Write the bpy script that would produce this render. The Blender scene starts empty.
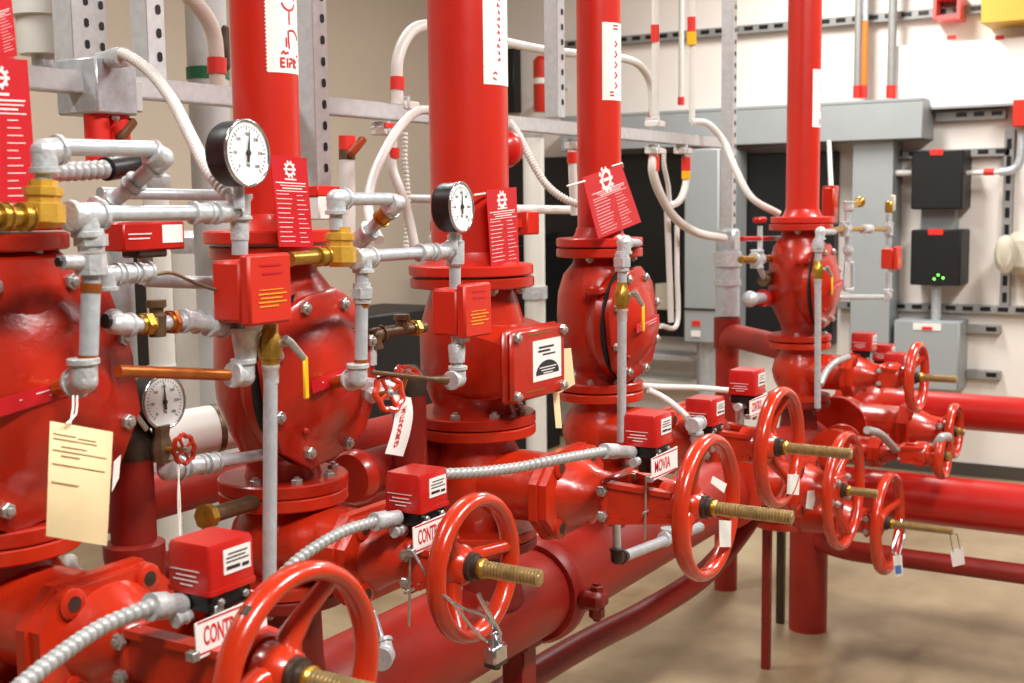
import bpy, math, random
from mathutils import Vector, Matrix
random.seed(7)
V = Vector
# ------------------------------------------------------------------ camera
CAM = V((0, 0, 1.69)); FPX = 1242.8
yaw, pit, roll = math.radians(31.4225), math.radians(6.2967), math.radians(.703)
FW = V((math.cos(yaw)*math.cos(pit), math.sin(yaw)*math.cos(pit), -math.sin(pit)))
RT = V((math.sin(yaw), -math.cos(yaw), 0)); DN = FW.cross(RT)
RT, DN = RT*math.cos(roll)+DN*math.sin(roll), DN*math.cos(roll)-RT*math.sin(roll)
scene = bpy.context.scene
cd = bpy.data.cameras.new('camera'); co = bpy.data.objects.new('camera', cd); scene.collection.objects.link(co)
cd.sensor_width = 36; cd.lens = FPX/1024*36; cd.clip_start = .05
cd.dof.use_dof = True; cd.dof.focus_distance = 2.35; cd.dof.aperture_fstop = 7.1
Mx = Matrix((RT, -DN, -FW)).transposed().to_4x4(); Mx.translation = CAM; co.matrix_world = Mx
scene.camera = co
vs = scene.view_settings
vs.view_transform = 'Standard'; vs.look = 'None'; vs.gamma = 1; vs.use_curve_mapping = False; vs.exposure = 0.45
# ------------------------------------------------------------------ world and lamps
wd = bpy.data.worlds.new('world'); scene.world = wd; wd.use_nodes = True
bg = wd.node_tree.nodes['Background']; bg.inputs[0].default_value = (1, .97, .92, 1); bg.inputs[1].default_value = .35
def lamp(x, y, z, sx, sy, w, col=(1, .98, .955)):
    l = bpy.data.lights.new('ceiling_lamp', 'AREA'); l.shape = 'RECTANGLE'; l.size = sx; l.size_y = sy; l.energy = w; l.color = col
    o = bpy.data.objects.new('ceiling_lamp', l); scene.collection.objects.link(o); o.location = (x, y, z)
for (x, y, w) in ((.2, -.3, 84), (2.6, -.5, 84), (5.2, -.2, 82), (.6, 2.9, 38), (3.3, 3.0, 46), (6.4, 2.2, 66)):
    lamp(x, y, 3.66, 1.25, .35, w)
# ------------------------------------------------------------------ materials
def lin(c):
    return tuple(((v/255)/12.92 if v/255 <= .04045 else ((v/255+.055)/1.055)**2.4) for v in c)
MATS = {}
def mat(name, rgb, rough=.5, metal=0., var=.0, vscale=20., bump=0., bscale=60., coat=0., rvar=0., rgb2=None, emit=0, stretch=None):
    m = bpy.data.materials.new(name); m.use_nodes = True; nt = m.node_tree; b = nt.nodes['Principled BSDF']
    c = lin(rgb)
    b.inputs['Base Color'].default_value = (*c, 1); b.inputs['Roughness'].default_value = rough; b.inputs['Metallic'].default_value = metal
    if coat: b.inputs['Coat Weight'].default_value = coat; b.inputs['Coat Roughness'].default_value = .12
    if emit: b.inputs['Emission Color'].default_value = (*c, 1); b.inputs['Emission Strength'].default_value = emit
    tc = nt.nodes.new('ShaderNodeTexCoord'); src = tc.outputs['Object']
    if stretch:
        mp = nt.nodes.new('ShaderNodeMapping'); mp.inputs['Scale'].default_value = stretch; nt.links.new(src, mp.inputs[0]); src = mp.outputs[0]
    if var or rgb2 or rvar:
        n = nt.nodes.new('ShaderNodeTexNoise'); n.inputs['Scale'].default_value = vscale; n.inputs['Detail'].default_value = 6; n.inputs['Roughness'].default_value = .62
        nt.links.new(src, n.inputs['Vector'])
        r = nt.nodes.new('ShaderNodeValToRGB'); r.color_ramp.elements[0].position = .3; r.color_ramp.elements[1].position = .7
        d = lin(rgb2) if rgb2 else tuple(v*(1-var) for v in c)
        r.color_ramp.elements[0].color = (*d, 1); r.color_ramp.elements[1].color = (*(min(1, v*(1+var*.4)) for v in c), 1)
        nt.links.new(n.outputs['Fac'], r.inputs[0]); nt.links.new(r.outputs[0], b.inputs['Base Color'])
        if rvar:
            mr = nt.nodes.new('ShaderNodeMapRange'); mr.inputs[3].default_value = rough-rvar; mr.inputs[4].default_value = rough+rvar
            nt.links.new(n.outputs['Fac'], mr.inputs[0]); nt.links.new(mr.outputs[0], b.inputs['Roughness'])
    if bump:
        n2 = nt.nodes.new('ShaderNodeTexNoise'); n2.inputs['Scale'].default_value = bscale; n2.inputs['Detail'].default_value = 3
        nt.links.new(src, n2.inputs['Vector'])
        bp = nt.nodes.new('ShaderNodeBump'); bp.inputs['Strength'].default_value = bump; bp.inputs['Distance'].default_value = .004
        nt.links.new(n2.outputs['Fac'], bp.inputs['Height']); nt.links.new(bp.outputs[0], b.inputs['Normal'])
    MATS[name] = m; return m
RISER = mat('riser_red_paint', (200, 36, 18), .36, var=.10, vscale=3, bump=.12, bscale=25, coat=.25)
VALVE = mat('valve_red_enamel', (180, 36, 14), .30, var=.18, vscale=9, bump=.35, bscale=42, coat=.25, rvar=.08)
GATE = mat('gate_valve_red_enamel', (192, 44, 16), .30, var=.16, vscale=11, bump=.30, bscale=48, coat=.3, rvar=.07)
WHEEL = mat('handwheel_red_enamel', (198, 50, 18), .24, var=.14, vscale=18, bump=.18, bscale=60, coat=.6, rvar=.06)
HEAD = mat('header_red_paint', (162, 34, 20), .46, var=.22, vscale=7, bump=.12, bscale=80, rvar=.1)
DRED = mat('dark_red_paint', (134, 26, 17), .42, var=.2, vscale=9, bump=.12, bscale=60)
RBOX = mat('switch_red_paint', (186, 24, 16), .34, var=.06, vscale=14, coat=.3)
TAGR = mat('tag_red_plastic', (196, 24, 34), .40, var=.04)
BOXR = mat('pressure_switch_red', (204, 44, 24), .42, var=.07, vscale=12)
TAPE = mat('red_tape', (222, 44, 34), .45)
GALV = mat('galvanized_steel', (200, 206, 210), .36, .40, var=.18, vscale=55, bump=.12, bscale=120, rvar=.08)
FIT = mat('malleable_iron_fitting', (206, 209, 210), .38, .32, var=.26, vscale=60, bump=.4, bscale=140, rvar=.1)
STRUT = mat('strut_galvanized', (206, 208, 208), .42, .25, var=.14, vscale=40, rvar=.06)
STRUTD = mat('wall_strut_grey', (150, 150, 147), .5, .3, var=.1, vscale=30)
STEEL = mat('zinc_bolt', (190, 188, 182), .33, .7, var=.25, vscale=90)
STEMM = mat('threaded_stem_bronze', (184, 158, 108), .34, .6, var=.35, vscale=60)
FLEX = mat('flex_conduit_grey', (178, 179, 177), .40, .25, var=.1, vscale=40)
WCON = mat('conduit_white', (224, 221, 214), .45, .05, var=.05, vscale=15)
BRASS = mat('brass', (190, 148, 60), .32, .75, var=.3, vscale=60)
BRZ = mat('dark_bronze', (112, 88, 64), .45, .5, var=.35, vscale=50, bump=.3, bscale=120)
YBR = mat('yellow_bronze', (222, 172, 66), .38, .35, var=.22, vscale=45, bump=.25, bscale=110)
COPP = mat('copper_pipe', (186, 104, 44), .35, .65, var=.3, vscale=35)
DARKI = mat('dark_iron', (72, 58, 48), .45, .4, var=.4, vscale=40, bump=.3)
BLK = mat('black_plastic', (16, 16, 17), .38)
GASK = mat('black_gasket', (12, 12, 12), .7)
WHT = mat('white_label', (238, 236, 230), .5, var=.03, vscale=30)
INKR = mat('red_ink', (196, 36, 40), .5)
INKK = mat('black_ink', (40, 40, 42), .6)
INKW = mat('white_ink', (240, 226, 222), .5)
INKY = mat('yellow_ink', (240, 160, 40), .5)
INKG = mat('grey_ink', (96, 96, 98), .6)
BLUE = mat('blue_ink', (60, 120, 200), .5)
DIAL = mat('gauge_dial', (240, 240, 238), .35)
BEZ = mat('chrome_bezel', (200, 202, 205), .18, .95)
CHR = mat('polished_steel', (205, 205, 208), .2, .95, var=.1, vscale=40)
PAPR = mat('buff_card', (248, 226, 176), .7, var=.08, vscale=12)
YEL = mat('yellow_vinyl', (246, 186, 22), .4)
STRG = mat('white_string', (232, 226, 214), .7)
PANG = mat('grey_enclosure', (158, 163, 164), .45, var=.05, vscale=6)
PANB = mat('black_enclosure', (9, 9, 10), .5, var=.1, vscale=10)
LED = mat('green_led', (120, 255, 90), .4, emit=2)
ORG = mat('orange_cord', (232, 120, 40), .5)
INSU = mat('white_pipe_jacket', (226, 224, 216), .5, var=.08, vscale=10)
GREEN = mat('green_tape', (26, 110, 70), .5)
YELB = mat('yellow_box', (222, 178, 70), .5, var=.05)
PINK = mat('pink_red_metal', (226, 96, 90), .45)
BRWN = mat('brown_lever', (110, 70, 36), .5, var=.2)
TAN = mat('tan_plastic', (205, 198, 178), .55, var=.08)
WALL = mat('wall_paint', (236, 228, 219), .75, var=.05, vscale=1.6, bump=.12, bscale=18)
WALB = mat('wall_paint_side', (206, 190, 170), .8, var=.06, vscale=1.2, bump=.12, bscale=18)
CEIL = mat('ceiling_paint', (150, 146, 140), .85, var=.04, vscale=2)
# concrete floor, stained
FLOOR = mat('concrete_floor', (172, 152, 122), .40, rgb2=(118, 94, 66), vscale=1.5, bump=.12, bscale=30, rvar=.12, stretch=(1, 1, 1))
# ------------------------------------------------------------------ geometry helpers
ORG_OF = {}
def perp(d):
    a = V((0, 0, 1)) if abs(d.z) < .9 else V((1, 0, 0))
    u = d.cross(a).normalized(); return u, d.cross(u).normalized()
class MB:
    def __init__(s): s.v = []; s.f = []
    def add(s, vs, fs):
        o = len(s.v); s.v += [V(p) for p in vs]; s.f += [tuple(i+o for i in f) for f in fs]; return s
    def box(s, c, size, bev=0., ax=None):
        c = V(c); h = V(size)/2
        X, Y, Z = ax if ax else (V((1, 0, 0)), V((0, 1, 0)), V((0, 0, 1)))
        P = lambda x, y, z: c+X*x+Y*y+Z*z
        if bev <= 0:
            vs = [P(i*h.x, j*h.y, k*h.z) for i in (-1, 1) for j in (-1, 1) for k in (-1, 1)]
            return s.add(vs, [(0, 1, 3, 2), (4, 6, 7, 5), (0, 4, 5, 1), (2, 3, 7, 6), (0, 2, 6, 4), (1, 5, 7, 3)])
        b = min(bev, min(h)*.95); vs = []; idx = {}
        for i in (-1, 1):
            for j in (-1, 1):
                for k in (-1, 1):
                    for a in range(3):
                        q = [i*(h.x-b), j*(h.y-b), k*(h.z-b)]; q[a] = (i, j, k)[a]*h[a]
                        idx[i, j, k, a] = len(vs); vs.append(P(*q))
        fs = []
        for a in range(3):
            b1, b2 = (a+1) % 3, (a+2) % 3
            for sg in (-1, 1):
                ring = []
                for (p, q) in ((-1, -1), (1, -1), (1, 1), (-1, 1)):
                    t = [0, 0, 0]; t[a] = sg; t[b1] = p; t[b2] = q; ring.append(idx[t[0], t[1], t[2], a])
                fs.append(tuple(ring if sg > 0 else ring[::-1]))
            for p in (-1, 1):
                for q in (-1, 1):
                    t0 = [0, 0, 0]; t1 = [0, 0, 0]; t0[a] = -1; t1[a] = 1
                    for t in (t0, t1): t[b1] = p; t[b2] = q
                    r = [idx[(*t0, b1)], idx[(*t1, b1)], idx[(*t1, b2)], idx[(*t0, b2)]]
                    fs.append(tuple(r if p*q < 0 else r[::-1]))
        for i in (-1, 1):
            for j in (-1, 1):
                for k in (-1, 1):
                    t = [idx[i, j, k, a] for a in range(3)]; fs.append(tuple(t if i*j*k > 0 else t[::-1]))
        return s.add(vs, fs)
    def rings(s, rings, cap=True, closed=False):
        n = len(rings[0]); vs = [p for r in rings for p in r]; fs = []
        m = len(rings)
        for i in range(m if closed else m-1):
            a = i*n; b = ((i+1) % m)*n
            for j in range(n):
                k = (j+1) % n; fs.append((a+j, b+j, b+k, a+k))
        if cap and not closed: fs.append(tuple(range(n))); fs.append(tuple((m-1)*n+j for j in range(n-1, -1, -1)))
        return s.add(vs, fs)
    def lathe(s, o, d, prof, seg=24, cap=True, sx=1., sy=1., up=None, ph=0.):
        """prof: list of (along, radius); d axis"""
        o = V(o); d = V(d).normalized()
        if up is not None: v = (V(up)-d*V(up).dot(d)).normalized(); u = v.cross(d)
        else: u, v = perp(d)
        R = []
        for (h, r) in prof:
            R.append([o+d*h+u*(math.cos(t)*r*sx)+v*(math.sin(t)*r*sy) for t in (ph+2*math.pi*i/seg for i in range(seg))])
        return s.rings(R, cap)
    def cyl(s, a, b, r, r2=None, seg=16):
        a = V(a); b = V(b); d = b-a; return s.lathe(a, d, [(0, r), (d.length, r if r2 is None else r2)], seg)
    def tube(s, pts, r, seg=10, cap=True):
        pts = [V(p) for p in pts]; R = []; n = len(pts); u = None
        for i, p in enumerate(pts):
            t = (pts[min(i+1, n-1)]-pts[max(i-1, 0)]).normalized()
            if u is None: u, _ = perp(t)
            u = (u-t*u.dot(t)).normalized(); w = t.cross(u)
            rr = r[i] if isinstance(r, (list, tuple)) else r
            R.append([p+u*(math.cos(a)*rr)+w*(math.sin(a)*rr) for a in (2*math.pi*k/seg for k in range(seg))])
        return s.rings(R, cap)
    def ball(s, c, r, seg=14, n=8, sc=(1, 1, 1)):
        c = V(c); R = []
        for i in range(n+1):
            t = math.pi*(.02+.96*i/n); R.append([c+V((math.sin(t)*math.cos(a)*r*sc[0], math.sin(t)*math.sin(a)*r*sc[1], math.cos(t)*r*sc[2])) for a in (2*math.pi*k/seg for k in range(seg))])
        return s.rings(R[::-1])
    def torus(s, c, d, R, r, seg=40, ts=10, flat=1.):
        c = V(c); d = V(d).normalized(); u, v = perp(d); rs = []
        for i in range(seg):
            a = 2*math.pi*i/seg; e = u*math.cos(a)+v*math.sin(a)
            rs.append([c+e*(R+math.cos(b)*r)+d*(math.sin(b)*r*flat) for b in (2*math.pi*k/ts for k in range(ts))])
        return s.rings(rs, closed=True)
    def prism(s, pts, d):
        """pts: planar outline; extruded by vector d"""
        pts = [V(p) for p in pts]; d = V(d); n = len(pts)
        return s.add(pts+[p+d for p in pts], [tuple(range(n-1, -1, -1)), tuple(range(n, 2*n))]+[(i, (i+1) % n, n+(i+1) % n, n+i) for i in range(n)])
    def build(s, name, material, parent=None, ang=38):
        me = bpy.data.meshes.new(name); o = V((0, 0, 0))
        if parent is not None: o = ORG_OF.get(parent.name, V((0, 0, 0)))
        me.from_pydata([tuple(p-o) for p in s.v], [], s.f); me.materials.append(material); me.validate()
        import bmesh
        bm = bmesh.new(); bm.from_mesh(me); bmesh.ops.recalc_face_normals(bm, faces=bm.faces); bm.to_mesh(me); bm.free()
        for p in me.polygons: p.use_smooth = True
        me.set_sharp_from_angle(angle=math.radians(ang))
        ob = bpy.data.objects.new(name, me); scene.collection.objects.link(ob)
        if parent is not None: ob.parent = parent; ORG_OF[ob.name] = o
        return ob
def tag(o, label, cat, group=None):
    o['label'] = label; o['category'] = cat
    if group: o['group'] = group
    return o
def thing(name, loc, label, cat, group=None):
    o = bpy.data.objects.new(name, None); scene.collection.objects.link(o); o.location = loc; o.empty_display_size = .05
    ORG_OF[o.name] = V(loc); return tag(o, label, cat, group)
def struct(o): o['kind'] = 'structure'; return o
def W(px, py, Y): # the point seen at a pixel that lies on the vertical plane y = Y
    d = FW+RT*((px-512)/FPX)+DN*((py-341.5)/FPX); return CAM+d*((Y-CAM.y)/d.y)
def WX(px, py, X):
    d = FW+RT*((px-512)/FPX)+DN*((py-341.5)/FPX); return CAM+d*((X-CAM.x)/d.x)
def spline(P, step=.01):
    P = [V(p) for p in P]; Q = [P[0]*2-P[1]]+P+[P[-1]*2-P[-2]]; out = []
    for i in range(1, len(Q)-2):
        a, b, c, d = Q[i-1:i+3]; n = max(2, int((c-b).length/step))
        for k in range(n):
            t = k/n; out.append(.5*((2*b)+(c-a)*t+(2*a-5*b+4*c-d)*t*t+(3*b-a-3*c+d)*t**3))
    out.append(P[-1]); return out
def resample(pts, step):
    out = [pts[0]]; acc = 0.
    for a, b in zip(pts, pts[1:]):
        L = (b-a).length; t = step-acc
        while t <= L: out.append(a+(b-a)*(t/L)); t += step
        acc = L-(t-step)
    out.append(pts[-1]); return out
BOLT = {}
def bolt(parent, pos, d, r=.010, m=STEEL, h=.75, name='bolt', stud=True):
    key = (m.name, h, stud)
    if key not in BOLT:
        b = MB(); b.lathe((0, 0, 0), (0, 0, 1), [(-.1, 1), (h*.85, 1), (h, .86)], 6)
        if stud: b.lathe((0, 0, 0), (0, 0, 1), [(h*.9, .52), (h+.35, .52), (h+.42, .4)], 8)
        t = b.build('bolt_mesh', m); BOLT[key] = t.data; bpy.data.objects.remove(t)
    o = bpy.data.objects.new(name, BOLT[key]); scene.collection.objects.link(o)
    q = V((0, 0, 1)).rotation_difference(V(d).normalized())
    o.parent = parent; o.location = V(pos)-ORG_OF[parent.name]; o.rotation_mode = 'QUATERNION'; o.rotation_quaternion = q; o.scale = (r, r, r)
    return o
def text(s, c, xdir, ydir, size, m, parent, name='lettering', depth=.0003, width=None, bold=.0):
    cu = bpy.data.curves.new('t', 'FONT'); cu.body = s; cu.size = size; cu.extrude = depth; cu.align_x = 'CENTER'; cu.align_y = 'CENTER'; cu.resolution_u = 3; cu.offset = bold
    to = bpy.data.objects.new('t', cu); scene.collection.objects.link(to); bpy.context.view_layer.update()
    me = bpy.data.meshes.new_from_object(to.evaluated_get(bpy.context.evaluated_depsgraph_get())); bpy.data.objects.remove(to); bpy.data.curves.remove(cu)
    x = V(xdir).normalized(); y = V(ydir).normalized(); z = x.cross(y); o = ORG_OF[parent.name]; c = V(c)
    xs = [v.co.x for v in me.vertices]; sc = 1
    if width and xs: sc = width/(max(xs)-min(xs))
    for v in me.vertices: p = v.co.copy(); v.co = c+x*(p.x*sc)+y*p.y+z*p.z-o
    me.materials.clear(); me.materials.append(m)
    ob = bpy.data.objects.new(name, me); scene.collection.objects.link(ob); ob.parent = parent; ORG_OF[ob.name] = o; return ob
def lines(c, x, y, rows, m, parent, name='printed_text', th=.0012, off=.0004):
    """rows: (x0, x1, y) in metres from c; thin print strokes raised by a hair"""
    x = V(x).normalized(); y = V(y).normalized(); z = x.cross(y); b = MB()
    for r in rows:
        x0, x1, yy = r[:3]; t = r[3] if len(r) > 3 else th
        b.box(V(c)+x*((x0+x1)/2)+y*yy+z*off, (abs(x1-x0), t, .0005), ax=(x, y, z))
    o = b.build(name, m, parent); o['kind'] = 'stuff'; return o
UX, UY, UZ = V((1, 0, 0)), V((0, 1, 0)), V((0, 0, 1))
# pipe-work
def fitting(t, p, dirs, r, l=None, m=None, name='fitting'):
    p = V(p); l = l or r*2.1; b = MB(); b.ball(p, r*1.34, 14, 8)
    for d in dirs:
        d = V(d).normalized(); b.lathe(p, d, [(0, r*1.3), (l*.72, r*1.3), (l*.74, r*1.55), (l*.96, r*1.55), (l, r*1.45), (l, r*1.0)], 16)
    return b.build(name, m or FIT, t)
def pipe(t, a, b, r, m=None, name='pipe'): return MB().cyl(a, b, r, seg=18).build(name, m or GALV, t)
def union(t, c, d, r, m=None, l=None, name='union'):
    l = l or r*2.4; d = V(d).normalized(); c = V(c)
    b = MB(); b.lathe(c-d*l/2, d, [(0, r*1.1), (0, r*1.35), (l*.25, r*1.4)], 18); b.lathe(c-d*l*.25, d, [(0, r*1.75), (l*.5, r*1.75)], 6); b.lathe(c+d*l*.25, d, [(0, r*1.4), (l*.25, r*1.35), (l*.25, r*1.1)], 18)
    return b.build(name, m or FIT, t)
def coupling(t, a, b, r, m=None, name='coupling'):
    a = V(a); b = V(b); L = (b-a).length
    return MB().lathe(a, b-a, [(0, r*1.02), (0, r*1.5), (L*.18, r*1.52), (L*.2, r*1.3), (L*.8, r*1.3), (L*.82, r*1.52), (L, r*1.5), (L, r*1.02)], 18).build(name, m or FIT, t)
def corrugated(pts, r, pitch, seg=12):
    q = resample(spline(pts, .004), pitch/5); rr = [r*(.95, 1.03, 1.03, .95, .60)[i % 5] for i in range(len(q))]
    return MB().tube(q, rr, seg)
def arc(c, a0, a1, R, u, v, n=8):
    return [V(c)+V(u)*(math.cos(a0+(a1-a0)*i/n)*R)+V(v)*(math.sin(a0+(a1-a0)*i/n)*R) for i in range(n+1)]
def bent(pts, rad, n=6):
    """polyline with rounded corners"""
    pts = [V(p) for p in pts]; out = [pts[0]]
    for a, b, c in zip(pts, pts[1:], pts[2:]):
        d1 = (a-b); d2 = (c-b); k = min(rad, d1.length*.48, d2.length*.48); p = b+d1.normalized()*k; q = b+d2.normalized()*k
        for i in range(n+1):
            t = i/n; out.append(p*(1-t)**2+b*(2*t*(1-t))+q*t*t)
    out.append(pts[-1]); return out
# ------------------------------------------------------------------ the room
WALD = mat('wall_paint_grey', (120, 116, 110), .8)
XW = 7.85; YL = 5.2; ZC = 3.75
struct(MB().box(((XW-3.4)/2, (YL-3.6)/2, -.05), (XW+3.6, YL+3.8, .1)).build('floor', FLOOR))
struct(MB().box((XW+.06, (YL-3.6)/2, ZC/2), (.12, YL+3.8, ZC)).build('wall_back', WALL))
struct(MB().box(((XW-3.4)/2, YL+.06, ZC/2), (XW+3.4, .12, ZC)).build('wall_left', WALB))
struct(MB().box(((XW-3.4)/2, -3.66, ZC/2), (XW+3.4, .12, ZC)).build('wall_right', WALD))
struct(MB().box((-3.46, (YL-3.6)/2, ZC/2), (.12, YL+3.8, ZC)).build('wall_front', WALD))
struct(MB().box(((XW-3.4)/2, (YL-3.6)/2, ZC+.05), (XW+3.6, YL+3.8, .1)).build('ceiling', CEIL))
struct(MB().box((XW-.008, (YL-3.6)/2, .04), (.016, YL+3.6, .08)).build('baseboard_back', mat('baseboard_dark', (70, 62, 54), .6)))
# ------------------------------------------------------------------ the manifold
YR = 1.5
RX = [1.07, 1.66, 2.29, 2.90, 4.53]
ORD = ['left-hand edge of the picture', 'round gauge with the black case', 'thickest riser', 'tilted red tag', 'white wall']
def flange(t, c, r, th, name='flange', m=VALVE, ax=UZ):
    c = V(c)
    return MB().lathe(c-ax*th/2, ax, [(0, r*.5), (0, r*.975), (th*.12, r), (th*.88, r), (th, r*.975), (th, r*.5)], 48).build(name, m, t)
def flange_bolts(t, c, z, d, rc, n, r, ph=0., only=None):
    for i in range(n):
        a = ph+2*math.pi*i/n
        if math.sin(a-.55) > .55: continue     # far side, never in view
        bolt(t, (c.x+math.cos(a)*rc, c.y+math.sin(a)*rc, z), d, r)
# --- risers
rl = ['red riser pipe cut by the left edge with a large red tag', 'red riser pipe with white sticker showing red arrows', 'thickest red riser pipe with narrow white strip sticker',
      'slim red riser pipe carrying the tilted red tag', 'farthest red riser pipe in front of the white wall']
RR = [.057, .057, .086, .057, .061]
DX = [0, -.013, -.004, 0, .014]
ZT = [1.66, 1.625, 1.535, 1.575, 1.605]       # joint of top flanges
FR = [.116, .116, .137, .113, .117]
risers = []
for i in range(5):
    x = RX[i]+DX[i]; t = thing('riser_pipe', (x, YR, ZT[i]+.003), rl[i], 'pipe', 'red risers of the manifold'); risers.append(t)
    MB().cyl((x, YR, ZT[i]+.015), (x, YR, ZC), RR[i], seg=40).build('pipe', RISER, t)
    flange(t, (x, YR, ZT[i]+.0145), FR[i], .023, 'flange', RISER)
    MB().lathe((x, YR, ZT[i]+.024), UZ, [(0, RR[i]*1.28), (.012, RR[i]*1.12), (.03, RR[i]*1.03)], 40).build('flange_hub', RISER, t)
# curved stickers on the risers
def curved(t, x, r, a0, a1, z0, z1, m, name, rr=.0006, ragged=False):
    n = 14; b = MB(); cols = []
    for i in range(n+1):
        a = a0+(a1-a0)*i/n; cols.append(V((math.cos(a), math.sin(a), 0)))
    vs = []
    c = V((x, YR, 0))
    for e in cols:
        for rad in (r, r+rr):
            vs += [c+e*rad+UZ*z0, c+e*rad+UZ*z1]
    fs = []
    for i in range(n):
        a = i*4; d = a+4; fs += [(a+2, d+2, d+3, a+3), (a, a+1, d+1, d), (a+1, a+3, d+3, d+1), (a, d, d+2, a+2)]
    fs += [(0, 2, 3, 1), (n*4, n*4+1, n*4+3, n*4+2)]
    b.add(vs, fs); return b.build(name, m, t)
def arc_print(t, x, r, a, z, segs, m, name='printed_mark', th=.004):
    """strokes on a sticker: list of polylines of (angle-metres, z-metres)"""
    b = MB()
    for poly in segs:
        pts = []
        for (u, w) in poly:
            aa = a+u/r; pts.append(V((x+math.cos(aa)*(r+.001), YR+math.sin(aa)*(r+.001), z+w)))
        for p, q in zip(pts, pts[1:]):
            mid = (p+q)/2; e = V((mid.x-x, mid.y-YR, 0)).normalized(); d = (q-p)
            if d.length < 1e-6: continue
            d.normalize(); s = e.cross(d); b.box(mid, ((q-p).length+th*.6, th, .0006), ax=(d, s, e))
    o = b.build(name, m, t); o['kind'] = 'stuff'; return o
def circ(u, w, R, a0, a1, n=10): return [(u+math.cos(math.radians(a0+(a1-a0)*i/n))*R, w+math.sin(math.radians(a0+(a1-a0)*i/n))*R) for i in range(n+1)]
def ang_at(i, px, py):                      # angle on riser i of the surface point seen at a pixel
    d = (FW+RT*((px-512)/FPX)+DN*((py-341.5)/FPX)).normalized(); c = V((RX[i]+DX[i], YR, 0)); dx, dy = d.x, d.y; ox, oy = CAM.x-c.x, CAM.y-c.y
    A = dx*dx+dy*dy; B = 2*(ox*dx+oy*dy); Cc = ox*ox+oy*oy-RR[i]**2; D = B*B-4*A*Cc
    if D < 0: return None, None
    s = (-B-math.sqrt(D))/(2*A); p = CAM+d*s; return math.atan2(p.y-YR, p.x-RX[i]-DX[i]), p.z
def sticker(i, px0, py0, px1, py1, extra=.45):
    a0, z1 = ang_at(i, px0, py0); _, z0 = ang_at(i, px0, py1)
    a1, _ = ang_at(i, px1, py0)
    if a1 is None: a1 = a0+1.0
    curved(risers[i], RX[i]+DX[i], RR[i], a0, a1+extra, z0, z1, WHT, 'sticker')
    return a0, a1, z0, z1
a0, a1, z0, z1 = sticker(1, 264, -30, 292, 72)
am = (a0+a1)/2+.15; r1 = RR[1]
arc_print(risers[1], RX[1]+DX[1], r1, am, z0, [circ(.006, .118, .016, 20, 160), circ(.006, .121, .016, 200, 340), [(.006, .105), (.006, .082)], [(-.008, .136), (.006, .15), (.02, .136)],
          circ(.012, .052, .02, 20, 110), [(.003, .07), (.003, .05)], [(-.002, .058), (-.002, .044)], [(.004, .05), (.004, .042)], [(-.012, .032), (-.008, .036), (-.005, .032), (.0, .034), (.028, .03)],
          [(-.014, .024), (-.014, .010), (-.007, .010)], [(-.013, .024), (-.007, .024)], [(-.013, .017), (-.008, .017)], [(-.001, .024), (-.001, .010)], [(.004, .024), (.01, .024), (.01, .017), (.004, .017), (.004, .01)],
          [(.015, .01), (.015, .024), (.021, .02), (.015, .016), (.021, .01)]], INKR, th=.0034)
b_ = MB()
for k in range(40):                         # perforated left edge of the sticker
    aa = a0-.008; z = z0+.003+k*.0062
    if z < z1: b_.ball((RX[1]+DX[1]+math.cos(aa)*(r1+.0004), YR+math.sin(aa)*(r1+.0004), z), .0019, 6, 4)
b_.build('perforated_edge', WHT, risers[1])['kind'] = 'stuff'
a0, a1, z0, z1 = sticker(2, 482, -30, 502, 84)
am = a0+(a1-a0)*.72
arc_print(risers[2], RX[2]+DX[2], RR[2], am, z0, [[(-.018, .022), (-.012, .026), (-.008, .022)], [(-.018, .014), (-.010, .010)]]+[[(-.004+.004*(k % 2), .05+.014*k), (.002-.003*(k % 3), .056+.014*k), (.003, .05+.014*k)] for k in range(11)], INKR, th=.003)
a0, a1, z0, z1 = sticker(3, 602, 22, 618, 100)
am = a0+(a1-a0)*.75
arc_print(risers[3], RX[3]+DX[3], RR[3], am, z0, [[(-.016, .012), (-.006, .012)], [(-.016, .02), (-.008, .02)]]+[[(-.002, .03+.026*k), (.006, .036+.026*k), (-.001, .044+.026*k)] for k in range(5)]+[[(-.006, .178), (.008, .178)], [(-.006, .186), (.008, .186)]], INKR, th=.004)
a0, a1, z0, z1 = sticker(4, 813, 69, 822, 127)
am = a0+(a1-a0)*.7
arc_print(risers[4], RX[4]+DX[4], RR[4], am, z0, [[(-.004, .02), (.008, .02)], [(.006, .06), (.01, .09)], [(.004, .13), (.01, .15)], [(-.006, .008), (.0, .03)]], INKR, th=.006)

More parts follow.
